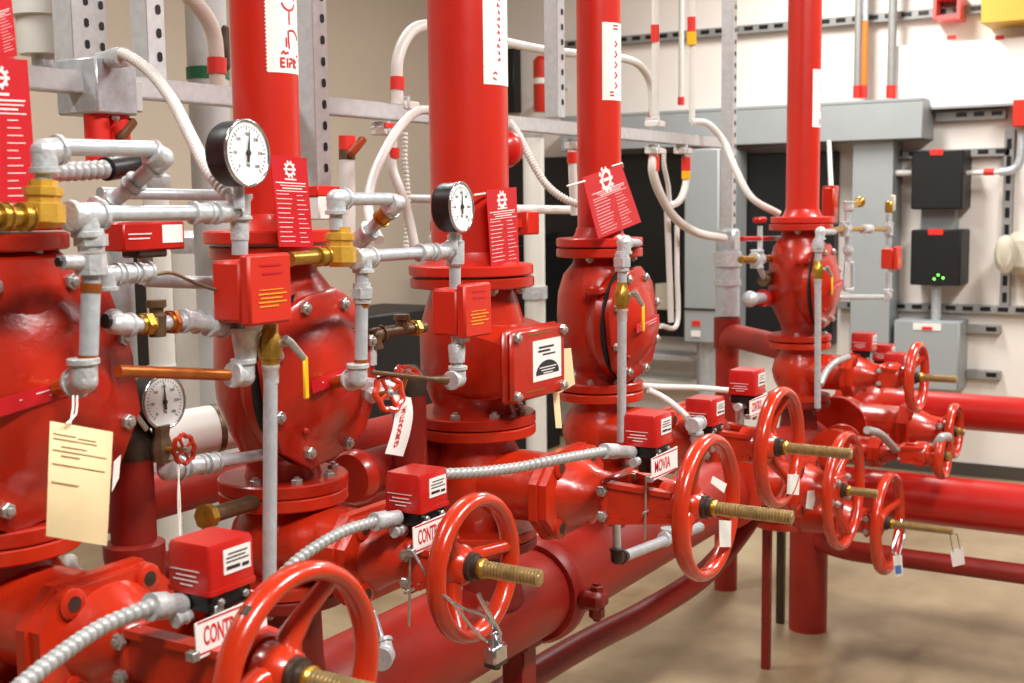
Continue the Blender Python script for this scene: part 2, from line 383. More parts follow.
# --- gate valves
def outline(cx, cz, hx, hz, y, c):
    return [(cx+a, y, cz+b) for a, b in ((-hx+c, -hz), (hx-c, -hz), (hx, -hz+c), (hx, hz-c), (hx-c, hz), (-hx+c, hz), (-hx, hz-c), (-hx, -hz+c))]
def handwheel(t, c, R, rt=.0125, ph=.5, chip=False):
    c = V(c); w = MB(); w.torus(c, UY, R-rt, rt, 56, 12, 1.4); rim = w.build('handwheel', WHEEL, t, 60)
    rimo = rim
    for k in range(3):
        a = ph+2*math.pi*k/3; e = V((math.cos(a), 0, math.sin(a))); b = MB()
        pts = [c+e*(R*s)+UY*o for s, o in ((.12, .030), (.3, .034), (.55, .022), (.8, .004), (.93, 0))]
        b.tube(pts, [.021, .017, .0125, .0115, .014], 10); b.build('spoke', WHEEL, rimo)
    MB().lathe(c+UY*.052, -UY, [(0, .024), (0, .036), (.018, .038), (.034, .033), (.044, .026)], 24).build('hub', WHEEL, rimo)
    if chip:
        a = ph+1.2; e = V((math.cos(a), 0, math.sin(a))); tng = UY.cross(e)
        MB().lathe(c+e*(R-rt)-tng*.006, tng, [(0, rt*1.03), (.012, rt*1.03)], 12).build('worn_patch', DARKI, rimo)
    return rim
def gate_valve(X, Y, z, s, yw, R, tip, label, ph=.5, chip=False, fa=UZ, ff=.22, fr=.115, group='gate valves with red handwheels', m=GATE, stubbolts=True):
    """flow vertical through (X, Y), stem towards -Y; wheel plane at yw, stem tip at tip"""
    t = thing('gate_valve', (X, Y, z-ff/2), label, 'valve', group)
    h = ff/2; c = V((X, Y, z))
    b = MB(); b.lathe(c-fa*(h-.01), fa, [(0, fr*.62), (.02, fr*.6), (h*.55, fr*.8), (h-.01, fr*.88), (2*h-.02-h*.55, fr*.8), (2*h-.04, fr*.6), (2*h-.02, fr*.62)], 32)
    # cavity neck to the bonnet, oval
    b.lathe((X, Y, z), -UY, [(0, .075*s), (.10*s, .080*s), (.17*s, .078*s), (.19*s, .085*s)], 28, sx=1.12, sy=.82, up=UZ)
    b.build('body', m, t)
    flange(t, c+fa*(h-.0115), fr, .023, 'flange', m, fa); flange(t, c-fa*(h-.0115), fr, .023, 'flange', m, fa)
    yb = Y-.19*s
    MB().prism(outline(X, z, .118*s, .078*s, yb-.018, .045*s), (0, .018, 0)).build('body_plate', m, t, 30)
    MB().prism(outline(X, z, .112*s, .073*s, yb-.038, .042*s), (0, .0195, 0)).build('bonnet_plate', m, t, 30)
    for sx in (-1, 1):                        # bosses with bolt holes on the bonnet plate
        for sz in (-1, 1):
            p = V((X+sx*.062*s, yb-.038, z+sz*.056*s))
            bs = MB().lathe(p+UY*.01, -UY, [(0, .021*s), (.014, .020*s), (.016, .017*s)], 18).build('boss', m, t)
            MB().lathe(p-UY*.0035, -UY, [(0, .0105*s), (.003, .0105*s)], 14).build('bolt_hole', DARKI, bs)
    MB().lathe((X, yb-.036, z), -UY, [(0, .078*s), (.02*s, .066*s), (.045*s, .052*s), (.075*s, .046*s), (.08*s, .05*s)], 26, sx=1.05, sy=.86, up=UZ).build('bonnet', m, t)
    yp = yb-.036-.08*s
    MB().box((X, yp-.010, z), (.125*s, .022, .088*s), .008).build('yoke_plate', m, t)
    for sx in (-1, 1):
        for sz in (-1, 1): bolt(t, (X+sx*.046*s, yp-.021, z+sz*.030*s), -UY, .0095*s)
    for sz in (-.5, .5): bolt(t, (X-.0625*s, yp-.010, z+sz*.046*s), -UX, .0105*s, name='side_bolt')
    for sx in (-1, 1):                        # the two yoke arms, ribbed
        y0 = yp-.018; y1 = yw+.06; b = MB(); x0 = X+sx*.052*s; x1 = X+sx*.034
        def arm(off, hz0, hz1, hx, ext=0.):
            vs = []
            for (yy, xx, hz) in ((y0, x0, hz0), ((y0+y1)/2, x0*.55+x1*.45, (hz0+hz1)/2), (y1, x1, hz1)):
                vs.append([V((xx-hx+off, yy, z-hz)), V((xx+hx+off, yy, z-hz)), V((xx+hx+off, yy, z+hz)), V((xx-hx+off, yy, z+hz))])
            b.rings(vs)
        arm(0, .036*s, .028, .006)
        for sz in (-1, 1):
            vs = []
            for (yy, xx, hz) in ((y0, x0, .034*s), ((y0+y1)/2, x0*.55+x1*.45, (.034*s+.026)/2), (y1, x1, .026)):
                vs.append([V((xx-.012, yy, z+sz*hz-.005)), V((xx+.012, yy, z+sz*hz-.005)), V((xx+.012, yy, z+sz*hz+.005)), V((xx-.012, yy, z+sz*hz+.005))])
            b.rings(vs)
        b.build('yoke_arm', m, t)
    MB().lathe((X, yw+.095, z), -UY, [(0, .030), (0, .044), (.03, .046), (.042, .04)], 28).build('yoke_hub', m, t)
    wl = handwheel(t, (X, yw, z), R, ph=ph, chip=chip)
    MB().lathe((X, yw+.010, z), -UY, [(0, .024), (.010, .024), (.012, .019), (.022, .019)], 16).build('wheel_nut', DARKI, t)
    MB().lathe((X, yw-.008, z), -UY, [(0, .016), (.010, .0175), (.014, .015)], 20).build('wheel_washer', BRASS, t)
    L = yw-.012-tip; n = max(4, int(L/.0062)); prof = [(0, .0105)]
    for k in range(n):
        q = L*k/n; prof += [(q+L/n*.1, .0098), (q+L/n*.4, .0142), (q+L/n*.6, .0142), (q+L/n*.9, .0098)]
    MB().lathe((X, yw-.012, z), -UY, prof+[(L, .0095)], 16).build('stem', STEMM, t, 25)
    MB().cyl((X, yp, z), (X, yw+.02, z), .0115, seg=12).build('stem_shaft', STEMM, t)
    return t
GV = [gate_valve(RX[0], YR, 1.14, 1.0, .951, .138, .80, 'gate valve with the nearest handwheel at the bottom left, beside the CONTROL sign', ph=1.05, chip=True, ff=.21),
      gate_valve(RX[1], YR, 1.099, 1.0, 1.091, .124, .966, 'gate valve whose handwheel has a padlock and cable hanging from it', ph=.1, chip=True, ff=.18),
      gate_valve(RX[2], YR, 1.08, 1.15, .944, .149, .766, 'gate valve under the thickest riser with the long bronze stem', ph=1.75, ff=.255, fr=.137),
      gate_valve(RX[3], YR, 1.09, 1.05, 1.006, .150, .828, 'gate valve under the riser with the tilted tag, wheel above the thin post', ph=1.2),
      gate_valve(RX[4], YR, 1.055, 1.0, 1.065, .130, .926, 'farthest upright gate valve, its handwheel in front of a grey panel', ph=.6)]
# lower spools that drop from the gate valves to the header
ZG = [1.14, 1.099, 1.08, 1.09, 1.055]; FF = [.21, .18, .255, .22, .22]
for i in range(5):
    zb = ZG[i]-FF[i]/2; x = RX[i]
    t = thing('outlet_spool', (x, YR, .86), ('flanged outlet neck rising from the header under the '+['leftmost gate valve', 'padlocked gate valve', 'long stemmed gate valve', 'fourth gate valve from the left', 'farthest gate valve'][i]), 'pipe', 'outlet necks on the header')
    flange(t, (x, YR, zb-.0125), FR[i], .022, 'flange', DRED)
    MB().lathe((x, YR, .80), UZ, [(0, RR[i]*1.25), (.07, RR[i]*1.1), (zb-.82, RR[i]*1.05)], 32).build('neck', DRED, t)
    flange_bolts(t, V((x, YR, 0)), zb-.024, -UZ, FR[i]*.80, 8, .0095, .4)
# --- alarm check valves with round covers
def check_valve(i, zlow, label, cz=None, kc=.345, fat=None):
    x = RX[i]; zt = ZT[i]; fr = FR[i]; s = fr/.116
    t = thing('alarm_check_valve', (x, YR, zlow), label, 'valve', 'red alarm check valves')
    H = zt-zlow; cz = cz or (zlow+H*.47)
    b = MB()
    b.lathe((x, YR, zlow+.01), UZ, [(0, fr*.62), (.03, fr*.56), (H*.12, fr*.62), (H*.22, fr*.80), (H*.34, fr*.97), (H*.50, fr*1.0), *(fat or ((H*.66, fr*.97), (H*.79, fr*.84), (H*.87, fr*.62), (H*.94, fr*.58))), (H-.02, fr*.62)], 36)
    cr = H*kc
    b.lathe((x, YR+.02, cz), -UY, [(0, cr*.55), (.02, cr*.72), (.060, cr*.92), (.076, cr*1.02), (.098, cr*1.02)], 36)
    b.build('body', VALVE, t)
    flange(t, (x, YR, zlow+.0115), fr, .023); flange(t, (x, YR, zt-.0120), fr, .023)
    flange_bolts(t, V((x, YR, 0)), zlow+.0235, UZ, fr*.80, 8, .0105*s, .2); flange_bolts(t, V((x, YR, 0)), zt-.024, -UZ, fr*.80, 8, .0105*s, .2)
    yf = YR-.078
    MB().lathe((x, yf, cz), -UY, [(0, cr*.95), (0, cr*1.045), (.0065, cr*1.045), (.0065, cr*.95)], 40).build('gasket', GASK, t)
    def octo(k, y, n=12):
        out = []
        for q in range(n):
            a = 2*math.pi*(q+.5)/n; f = 1.04 if q % 3 else .96; out.append(V((x+math.cos(a)*cr*k*f*.98, y, cz+math.sin(a)*cr*k*f)))
        return out
    cb = MB().rings([octo(1.0, yf-.006), octo(1.03, yf-.010), octo(1.03, yf-.022), octo(.98, yf-.027), octo(.80, yf-.029), octo(.70, yf-.036), octo(.55, yf-.052), octo(.30, yf-.062), octo(.08, yf-.064)])
    cv = cb.build('cover', VALVE, t, 40)
    for q in range(8):
        a = 2*math.pi*(q+.5)/8; bolt(t, (x+math.cos(a)*cr*.90, yf-.028, cz+math.sin(a)*cr*.90), -UY, .0115, name='cover_bolt')
    # hinge lugs, port boss, knobs
    MB().lathe((x+cr*.42, yf-.03, cz-cr*.02), -UY, [(0, .026), (.022, .025), (.026, .022)], 20).build('port_boss', VALVE, cv)
    for (u, w) in ((.42, .5), (-.45, -.55), (.5, -.45)):
        MB().ball((x+u*cr, yf-.036, cz+w*cr), .007, 10, 6).build('casting_stud', VALVE, cv)
    MB().box((x-cr*.92, YR-.055, cz+cr*.66), (.03, .05, .022), .006).build('lug', VALVE, t)
    # nameplate strip
    pl = MB().box((x-cr*.08, yf-.066, cz+cr*.03), (cr*.95, .002, .022), ax=(V((1, 0, .12)).normalized(), UY, V((-.12, 0, 1)).normalized())).build('nameplate', TAGR, t)
    lines((x-cr*.08, yf-.0675, cz+cr*.03), V((1, 0, .12)), V((-.12, 0, 1)), [(-.02, .05, .004), (.0, .046, -.003), (-.046, -.042, .002)], INKW, pl)
    return t
AV = {0: check_valve(0, 1.246, 'large red alarm check valve cut by the left edge of the picture', cz=1.447, kc=.425, fat=[(.27, .122), (.33, .12), (.37, .112), (.385, .09)]),
      1: check_valve(1, 1.190, 'red alarm check valve behind the yellow lever and tall grey drain pipe'),
      3: check_valve(3, 1.203, 'red alarm check valve with black gasket seam below the tilted red tag', kc=.385),
      4: check_valve(4, 1.170, 'farthest red alarm check valve, small, before the white wall')}
# --- valve 2 : boxy body with a rectangular handhole plate
x = RX[2]; zl, zt, fr = 1.2095, ZT[2], FR[2]
t = AV[2] = thing('dry_pipe_valve', (x, YR, zl), 'boxy red valve with bolted rectangular plate under the thickest riser', 'valve', 'red alarm check valves')
b = MB(); H = zt-zl
b.lathe((x, YR, zl+.01), UZ, [(0, fr*.70), (.03, fr*.66), (.05, fr*.72), (.10, fr*.86), (.2, fr*.86), (.26, fr*.74), (H-.02, fr*.64)], 36)
def sect(y, hx, z0, z1): return [V((x-hx, y, z0+.02)), V((x-hx+.02, y, z0)), V((x+hx-.02, y, z0)), V((x+hx, y, z0+.02)), V((x+hx, y, z1-.025)), V((x+hx-.025, y, z1)), V((x-hx+.025, y, z1)), V((x-hx, y, z1-.025))]
b.rings([sect(YR+.07, .08, 1.29, 1.45), sect(YR, .112, 1.275, 1.455), sect(YR-.10, .112, 1.278, 1.435), sect(YR-.138, .108, 1.285, 1.425)])
b.build('body', VALVE, t, 45)
flange(t, (x, YR, zl+.012), fr, .024); flange(t, (x, YR, zt-.0125), fr, .023)
flange_bolts(t, V((x, YR, 0)), zl+.0245, UZ, fr*.80, 8, .012, .2); flange_bolts(t, V((x, YR, 0)), zt-.0245, -UZ, fr*.80, 8, .012, .2)
MB().box((x, YR-.147, 1.352), (.232, .018, .158), .010).build('handhole_flange', VALVE, t)
hp = MB().box((x, YR-.164, 1.352), (.226, .014, .152), .008).build('handhole_plate', VALVE, t)
for sx in (-1, 1):
    for sz in (-1, 1): bolt(hp, (x+sx*.098, YR-.171, 1.352+sz*.062), -UY, .0115)
lb = MB().box((x+.03, YR-.1715, 1.356), (.122, .0012, .088)).build('maker_label', WHT, hp)
MB().rings([[V((x+.03+math.cos(a)*.05, YR-.1723, 1.325+max(0, math.sin(a))*.030)) for a in (math.pi*q/12 for q in range(13))], [V((x+.03+math.cos(a)*.05, YR-.1729, 1.325+max(0, math.sin(a))*.030)) for a in (math.pi*q/12 for q in range(13))]]).build('label_emblem', INKK, hp)
lines((x+.03, YR-.1722, 1.352), UX, UZ, [(-.036, .028, .032, .004), (-.04, .012, .024, .004), (-.02, .034, .016, .003)], INKK, hp)
lines((x+.03, YR-.1732, 1.33), UX, UZ, [(-.036, .036, .010, .002), (-.03, .03, .004, .002), (-.02, .02, -.002, .002)], WHT, hp, 'emblem_lettering')
lines((x, YR-.1715, 1.352), UX, UZ, [(-.05, .05, .064, .003), (-.06, .02, -.058, .003)], BRASS, hp, 'stamped_marks')

# --- header with couplings, supports
ZH = .75; RH = .108
t = thing('header_pipe', (.55, YR, ZH-RH), 'thick dull red header pipe running below the valves', 'pipe')
MB().cyl((.45, YR, ZH), (4.62, YR, ZH), RH, seg=44).build('pipe', HEAD, t)
MB().lathe((4.62, YR, ZH), UX, [(0, RH), (.03, RH*.93), (.05, RH*.6)], 36).build('end_cap', HEAD, t)
def groove_coupling(X, label):
    t = thing('pipe_coupling', (X, YR, ZH-RH-.02), label, 'coupling', 'grooved couplings on the header')
    for sg in (-1, 1):
        b = MB(); R = []
        for i in range(17):
            a = (math.pi*i/16) if sg > 0 else (math.pi+math.pi*i/16)
            a += .9*0; e = V((0, math.cos(a), math.sin(a)))
            R.append([V((X-.03, YR, ZH))+e*(RH+.001), V((X-.03, YR, ZH))+e*(RH+.014), V((X-.016, YR, ZH))+e*(RH+.023), V((X+.016, YR, ZH))+e*(RH+.023), V((X+.03, YR, ZH))+e*(RH+.014), V((X+.03, YR, ZH))+e*(RH+.001)])
        b.rings(R); b.build('housing', HEAD, t)
    for sg in (-1, 1):
        pd = MB().box((X, YR+sg*(RH+.046), ZH), (.058, .066, .046), .012).build('bolt_pad', DRED, t)
        bolt(pd, (X, YR+sg*(RH+.056), ZH+.022), UZ, .017, DRED); bolt(pd, (X, YR+sg*(RH+.056), ZH-.022), -UZ, .019, DRED, h=1.2)
groove_coupling(2.56, 'grooved pipe coupling with bolt pad on the header beside the padlocked wheel')
groove_coupling(3.98, 'far grooved pipe coupling on the header near the floor post')
t = thing('support_leg', (2.47, YR, 0), 'square red support leg under the header below the padlock', 'support')
MB().box((2.47, YR, .33), (.062, .062, .64), .004).build('post', DRED, t); MB().box((2.47, YR, .006), (.15, .15, .012)).build('base_plate', DRED, t)
MB().box((2.47, YR, .645), (.075, .09, .02), .004).build('saddle', DRED, t)
X4, Y4 = 4.69, 1.504
t = thing('floor_riser', (X4, Y4, 0), 'stout red pipe standing on the floor under the far valves', 'pipe')
MB().cyl((X4, Y4, 0), (X4, Y4, .80), .074, seg=36).build('pipe', HEAD, t)
MB().lathe((X4, Y4, .52), UZ, [(0, .075), (0, .092), (.03, .096), (.06, .092), (.06, .075)], 36).build('coupling_ring', HEAD, t)
p = V((4.20, 1.50, 0))
t = thing('thin_post', (p.x, p.y, 0), 'thin dark red post standing beside the stout floor pipe', 'support')
MB().box((p.x, p.y, .33), (.030, .030, .66), .003).build('post', DRED, t); MB().box((p.x, p.y, .66), (.05, .08, .03), .004).build('clamp', DRED, t)
t = thing('channel_post', (4.62, 1.62, 0), 'dark narrow post between thin post and stout pipe', 'support')
MB().box((4.70, 1.62, .36), (.03, .03, .72), .002).build('post', DARKI, t)
# drain main under the header
a = W(470, 700, 1.62); 
q = [V((1.2, 1.60, .470)), V((2.75, 1.60, .465)), V((3.35, 1.59, .44)), V((3.75, 1.56, .46)), V((4.05, 1.53, .56)), V((4.15, 1.50, .66))]
t = thing('drain_main', (2.2, 1.6, .43), 'slim dark red drain pipe slanting along the floor below the header', 'pipe')
MB().tube(spline(q, .05), .038, 20).build('pipe', DRED, t)
# ------------------------------------------------------------------ far valves and feed pipes on the right
gate_valve(3.86, YR, .772, 1.15, 1.126, .19, 1.02, 'gate valve low on the header, wheel half hidden behind the wheel with the blue tag', ph=.9, fa=UX, ff=.25, fr=.15)
gate_valve(4.25, 1.46, .580, 1.0, 1.086, .178, .87, 'low gate valve whose handwheel carries the blue tag and chain', ph=.3, ff=.10, fr=.11)
gate_valve(4.86, 1.42, .810, 1.25, 1.0, .108, .96, 'small far gate valve with wide body in front of the upper right feed pipe', ph=.8, fa=UX, ff=.24, fr=.12)
gate_valve(4.50, 1.34, .783, .7, .961, .085, .935, 'smallest red handwheel valve just above the thick right feed pipe', ph=.2, fa=UX, ff=.14, fr=.075)
def feed(name, X, z, r, y0, y1, label, m=HEAD):
    t = thing(name, (X, y1, z-r), label, 'pipe', 'red feed pipes leaving to the right')
    MB().cyl((X, y0, z), (X, y1, z), r, seg=36).build('pipe', m, t); return t
RED2 = mat('feed_red_paint', (182, 26, 18), .32, var=.1, vscale=5, coat=.3)
t = feed('feed_pipe', 4.69, .575, .093, 1.42, -.8, 'thick red feed pipe leaving to the right at knee height', RED2)
t = feed('feed_pipe', 5.02, .862, .071, 1.25, -.8, 'upper red feed pipe leaving to the right along the white wall', RED2)
MB().lathe((5.02, 1.25, .862), UY, [(0, .072), (.05, .074), (.07, .095), (.16, .11), (.24, .08)], 30).build('body', GATE, t)
t = feed('drain_branch', 4.58, .37, .036, 1.12, -.8, 'slim low red pipe leaving to the right near the floor', DRED)
MB().tube(bent([(4.58, 1.13, .37), (4.58, 1.34, .37), (4.68, 1.47, .37)], .1), .039, 18).build('elbow', HEAD, t)
# ------------------------------------------------------------------ trim piping
R5 = .0107
def T(px, py, dy=0.): return W(px, py, 1.28+dy)
def yellow_tee(t, px, py, h):
    a = T(px, py+h/2); b = T(px, py-h/2); L = (b-a).length
    o = MB(); o.lathe(a, b-a, [(0, .016), (L*.12, .0265), (L*.5, .0265), (L*.52, .021), (L*.66, .021), (L*.68, .024), (L*.84, .024), (L*.86, .017), (L, .017)], 8)
    return o.build('check_tee', YBR, t)
def thread(t, p, d, r=R5): d = V(d).normalized(); MB().cyl(V(p)-d*.006, V(p)+d*.006, r*1.08, seg=16).build('exposed_thread', COPP, t)
# leftmost valve
t = thing('trim_piping', T(86, 390), 'galvanized trim pipe loop with yellow tee in front of the leftmost valve', 'piping', 'galvanized trim piping')
e = T(84, 380); up = (T(91, 262)-T(88, 368)).normalized()
fitting(t, e, [UZ, T(60, 388, .07)-e], R5*1.25); pipe(t, T(70, 385, .03), T(52, 390, .09), R5, BRASS, 'nipple')
pipe(t, T(88, 372), T(92, 258), R5*1.15); thread(t, T(88, 360), up, R5*1.15); thread(t, T(91, 288), up, R5*1.15)
br = MB(); br.lathe(T(91, 265), UZ, [(-.012, .020), (.014, .020)], 8); br.cyl(T(91, 262), T(62, 262), .011, .009); br.build('side_union', FIT, t)
MB().lathe(T(60, 262), T(59, 262)-T(62, 262), [(0, .006), (.004, .006)], 10).build('plug', BLK, t)
union(t, T(91, 240), UZ, R5*1.15); 
c = T(86, 216); fitting(t, c, [T(110, 214)-c, T(60, 216)-c, -UZ], R5*1.2)
pipe(t, T(95, 214), T(196, 213), R5); coupling(t, T(192, 213), T(210, 213), R5); pipe(t, T(208, 213), T(222, 213), R5)
c = T(240, 212); fitting(t, T(226, 213), [T(240, 212)-T(226, 213), T(210, 213)-T(226, 213)], R5)
pipe(t, T(240, 255), T(240, 205), R5*1.1); MB().lathe(T(240, 240), UZ, [(0, .013), (.028, .014), (.03, .019), (.034, .019), (.036, .013)], 16).build('reducer', FIT, t)
MB().lathe(T(240, 222), UZ, [(0, .015), (.03, .0165), (.034, .0195), (.04, .0195)], 18).build('socket', FIT, t)
yellow_tee(t, 43, 204, 48); pipe(t, T(30, 217), T(-14, 217), R5*1.1, BRASS, 'brass_pipe'); coupling(t, T(30, 217), T(20, 217), R5*1.1, BRASS); coupling(t, T(8, 217), T(-2, 217), R5*1.1, BRASS)
pipe(t, T(43, 182), T(44, 160), R5); e = T(44, 152); fitting(t, e, [-UZ, T(70, 148)-e], R5*1.15); pipe(t, T(54, 147), T(152, 149), R5)
e = T(163, 158); g = T(106, 208, .1); fitting(t, e, [T(150, 151)-e, g-e], R5*1.05); pipe(t, e+(g-e)*.2, g, R5); coupling(t, e+(g-e)*.45, e+(g-e)*.57, R5); fitting(t, g, [e-g, UX, -UX], R5)
# small bypass below it
t = thing('trim_piping', T(110, 330, .06), 'bypass trim with brass cock and copper line between first two valves', 'piping', 'galvanized trim piping')
e = T(106, 275, .05); fitting(t, e, [-UZ, T(130, 273, .05)-e], R5*.95); pipe(t, T(114, 274, .05), T(152, 272, .05), R5*.9); coupling(t, T(122, 274, .05), T(134, 273, .05), R5*.9); coupling(t, T(138, 273, .05), T(150, 272, .05), R5*.9)
MB().tube(spline([T(152, 275, .05), T(172, 273, .05), T(195, 283, .05), T(216, 290, .03)]), .0028, 8).build('copper_tube', BRZ, t)
e = T(118, 324, .06); fitting(t, e, [T(108, 318, .1)-e, T(140, 326, .06)-e], R5*1.05); MB().lathe(T(108, 321, .04), T(100, 321, .04)-T(108, 321, .04), [(0, .010), (.006, .010), (.008, .006)], 12).build('plug', BLK, t)
pipe(t, T(126, 326, .06), T(180, 322, .06), R5); union(t, T(146, 324, .06), UX, R5*.9, BRASS); MB().lathe(T(157, 324, .06), UZ, [(-.018, .012), (.012, .014), (.016, .010), (.022, .010), (.024, .014), (.034, .014)], 14).build('brass_cock', BRZ, t); union(t, T(172, 322, .06), UX, R5, COPP, .014)
pipe(t, T(180, 321, .06), T(236, 326, .04), R5*1.15); coupling(t, T(182, 321, .06), T(198, 322, .06), R5*1.1); coupling(t, T(208, 323, .05), T(224, 325, .05), R5*1.25)
pipe(t, T(246, 318, .02), T(246, 372, .02), .0135); MB().lathe(T(246, 358, .02), UZ, [(0, .016), (.036, .020), (.04, .023), (.046, .023)], 18).build('reducer', FIT, t)
e = T(244, 376, .02); fitting(t, e, [UZ, T(220, 374, .02)-e], .0125)
pipe(t, T(228, 375, .02), T(118, 371, .02), .0085, COPP, 'copper_pipe')
# second valve
t = thing('trim_piping', T(357, 388), 'galvanized trim pipe loop with yellow tee in front of the second valve', 'piping', 'galvanized trim piping')
e = T(358, 379); fitting(t, e, [UZ, T(338, 381, .06)-e], R5*1.15); pipe(t, T(346, 380, .03), T(334, 383, .075), R5, BRASS, 'nipple')
pipe(t, T(361, 372), T(362, 268), R5); thread(t, T(361, 363), UZ); thread(t, T(362, 304), UZ); union(t, T(362, 293), UZ, R5, l=.034)
c = T(363, 258); fitting(t, c, [UX, -UX, -UZ], R5*1.1); pipe(t, T(370, 256), T(452, 251), R5); coupling(t, T(419, 253), T(430, 252), R5); coupling(t, T(434, 252), T(447, 251), R5)
MB().lathe(T(455, 266), UZ, [(0, .014), (.004, .0175), (.045, .0185), (.048, .014), (.056, .014), (.06, .008)], 16).build('socket', FIT, t); pipe(t, T(455, 290), T(455, 262), R5)
yellow_tee(t, 340, 247, 40); pipe(t, T(328, 256), T(290, 259), R5, BRASS, 'brass_pipe'); coupling(t, T(326, 256), T(317, 257), R5, BRASS)
pipe(t, T(336, 230), T(336, 205), R5); e = T(336, 199); fitting(t, e, [-UZ, UX], R5*1.1); pipe(t, T(343, 199), T(388, 199), R5)
e = T(397, 203); g = T(356, 244, .1); fitting(t, e, [-UX, g-e], R5*1.05); pipe(t, e+(g-e)*.2, g, R5); coupling(t, e+(g-e)*.2, e+(g-e)*.4, R5, BRASS); fitting(t, e+(g-e)*.85, [e-g, g-e], R5*1.15)
e = T(458, 379); fitting(t, e, [UZ, -UX], R5*1.1); pipe(t, T(457, 334), T(457, 372), R5); MB().lathe(T(457, 362), UZ, [(0, .0145), (.03, .0165), (.034, .014)], 16).build('reducer', FIT, t)
MB().tube([T(446, 380), T(432, 379), T(371, 372)], [.009, .0045, .004], 10).build('thin_rod', BRZ, t)
# bronze elbow line beside the boxy valve
t = thing('bronze_trim', T(372, 350, .12), 'dark bronze elbow and tee line between second valve and boxy valve', 'piping')
e = T(374, 336, .12); fitting(t, e, [-UZ, T(395, 330, .12)-e], R5*1.05, m=BRZ); pipe(t, T(371, 345, .12), T(371, 365, .12), R5, FIT); pipe(t, T(380, 333, .12), T(424, 327, .12), R5, BRZ)
MB().lathe(T(402, 329, .12), UZ, [(0, .014), (.016, .012), (.018, .016), (.028, .016)], 8).build('plug', BRZ, t); union(t, T(415, 328, .12), UX, R5*.9, BRASS)
# drain drops with lever valves
def drain_drop(px, ytop, yv, ybot, label, Y=1.28, s=1., head=True):
    f = lambda a, b, d=0: W(a, b, Y+d)
    t = thing('drain_drop', f(px, ybot), label, 'piping', 'drain drops with yellow levers')
    k = (f(px, yv+10)-f(px, yv)).length/10            # metres per pixel here
    if head:
        e = f(px+2, ytop); fitting(t, e, [-UZ, f(px+16, ytop, .12)-e], R5*1.15); pipe(t, e, f(px+16, ytop, .12), R5)
        union(t, f(px, ytop+.045/k), UZ, R5*1.15, l=.04); pipe(t, f(px, ytop+.03/k), f(px, yv-.02/k), R5)
    bv = MB(); c = f(px, yv); bv.lathe(c-UZ*.034, UZ, [(0, .0125), (.012, .0145), (.014, .0175), (.03, .0185), (.046, .0175), (.05, .0145), (.066, .0125)], 8); bv.build('ball_valve', BRASS, t)
    sp = c+V((.012, -.028, .004)); MB().cyl(c, sp, .0065, seg=10).build('valve_stem', STEEL, t); 
    l0 = sp+V((0, -.002, 0)); l1 = l0+V((.022, -.006, -.026)); lv = MB().tube([l0+V((-.012, 0, .008)), l0, l1], [.0055, .0065, .0055], 10).build('lever', STEEL, t)
    MB().box(l1+V((.002, -.001, -.030)), (.0115, .005, .066), .0022).build('lever_sleeve', YEL, lv)
    pipe(t, f(px, yv)-UZ*.03, f(px-.5, ybot), R5, name='drain_pipe'); MB().lathe(f(px, yv)-UZ*.058, UZ, [(0, .0115), (.022, .0125), (.024, .014), (.028, .014)], 16).build('socket', FIT, t)
    return t
drain_drop(270, 318, 345, 582, 'tall grey drain pipe with yellow lever in front of the second valve', head=False)
drain_drop(622, 243, 296, 442, 'grey drain pipe with yellow lever beside the gasket seam valve')
t = drain_drop(818, 232, 270, 408, 'far slim drain pipe with yellow lever before the farthest valve', Y=1.28)
# elbow and grey pipe below the long stemmed valve
t = thing('drain_trap', W(616, 565, 1.2), 'grey pipe with dark iron elbow hanging under the long stemmed valve yoke', 'piping')
a = W(616, 505, 1.2); b = W(617, 556, 1.2); c = W(700, 527, 1.2)
pipe(t, a, b, .0095, name='pipe'); e = W(617, 558, 1.2); fitting(t, e, [UZ, c-e], .011, m=DARKI); pipe(t, W(625, 556, 1.2), c, .0125); fitting(t, W(668, 538, 1.2), [UZ, c-e, e-c], .012)
# ------------------------------------------------------------------ pressure switches and gauges
def pressure_switch(c, label, s=1., hh=.098):
    c = V(c); t = thing('pressure_switch', c-UZ*hh/2, label, 'pressure switch', 'red pressure switch boxes on the trim')
    MB().box(c+V((0, .012, -.002)), (.084*s, .058*s, hh*.92), .005).build('housing', BOXR, t)
    cv = MB().box(c+V((.002, -.026*s, .001)), (.092*s, .020*s, hh*1.05), .004).build('cover', BOXR, t)
    lines(c+V((.004, -.0362*s-.0002, -.012)), UX, V((0, 0, 1)), [(-.028, .022, .012), (-.03, .03, .006, .002), (-.026, .02, .0, .002), (-.03, .03, -.006, .002), (-.028, .012, -.012, .002)], INKY, cv)
    lines(c+V((.004, -.0362*s-.0002, .03)), UX, UZ, [(-.025, .02, .006, .003), (-.02, .022, -.006, .003)], TAGR, cv, 'embossed_text')
    MB().lathe(c-UZ*(hh/2+.012), UZ, [(0, .013), (.014, .016)], 16).build('inlet', FIT, t)
    return t
pressure_switch(T(252, 289), 'red pressure switch box below the big black cased gauge')
pressure_switch(T(462, 310), 'red pressure switch box in front of the boxy valve', hh=.094)
ps = pressure_switch(W(892, 258, 1.40), 'small red pressure switch box beside the black wall box', hh=.095, s=.9)
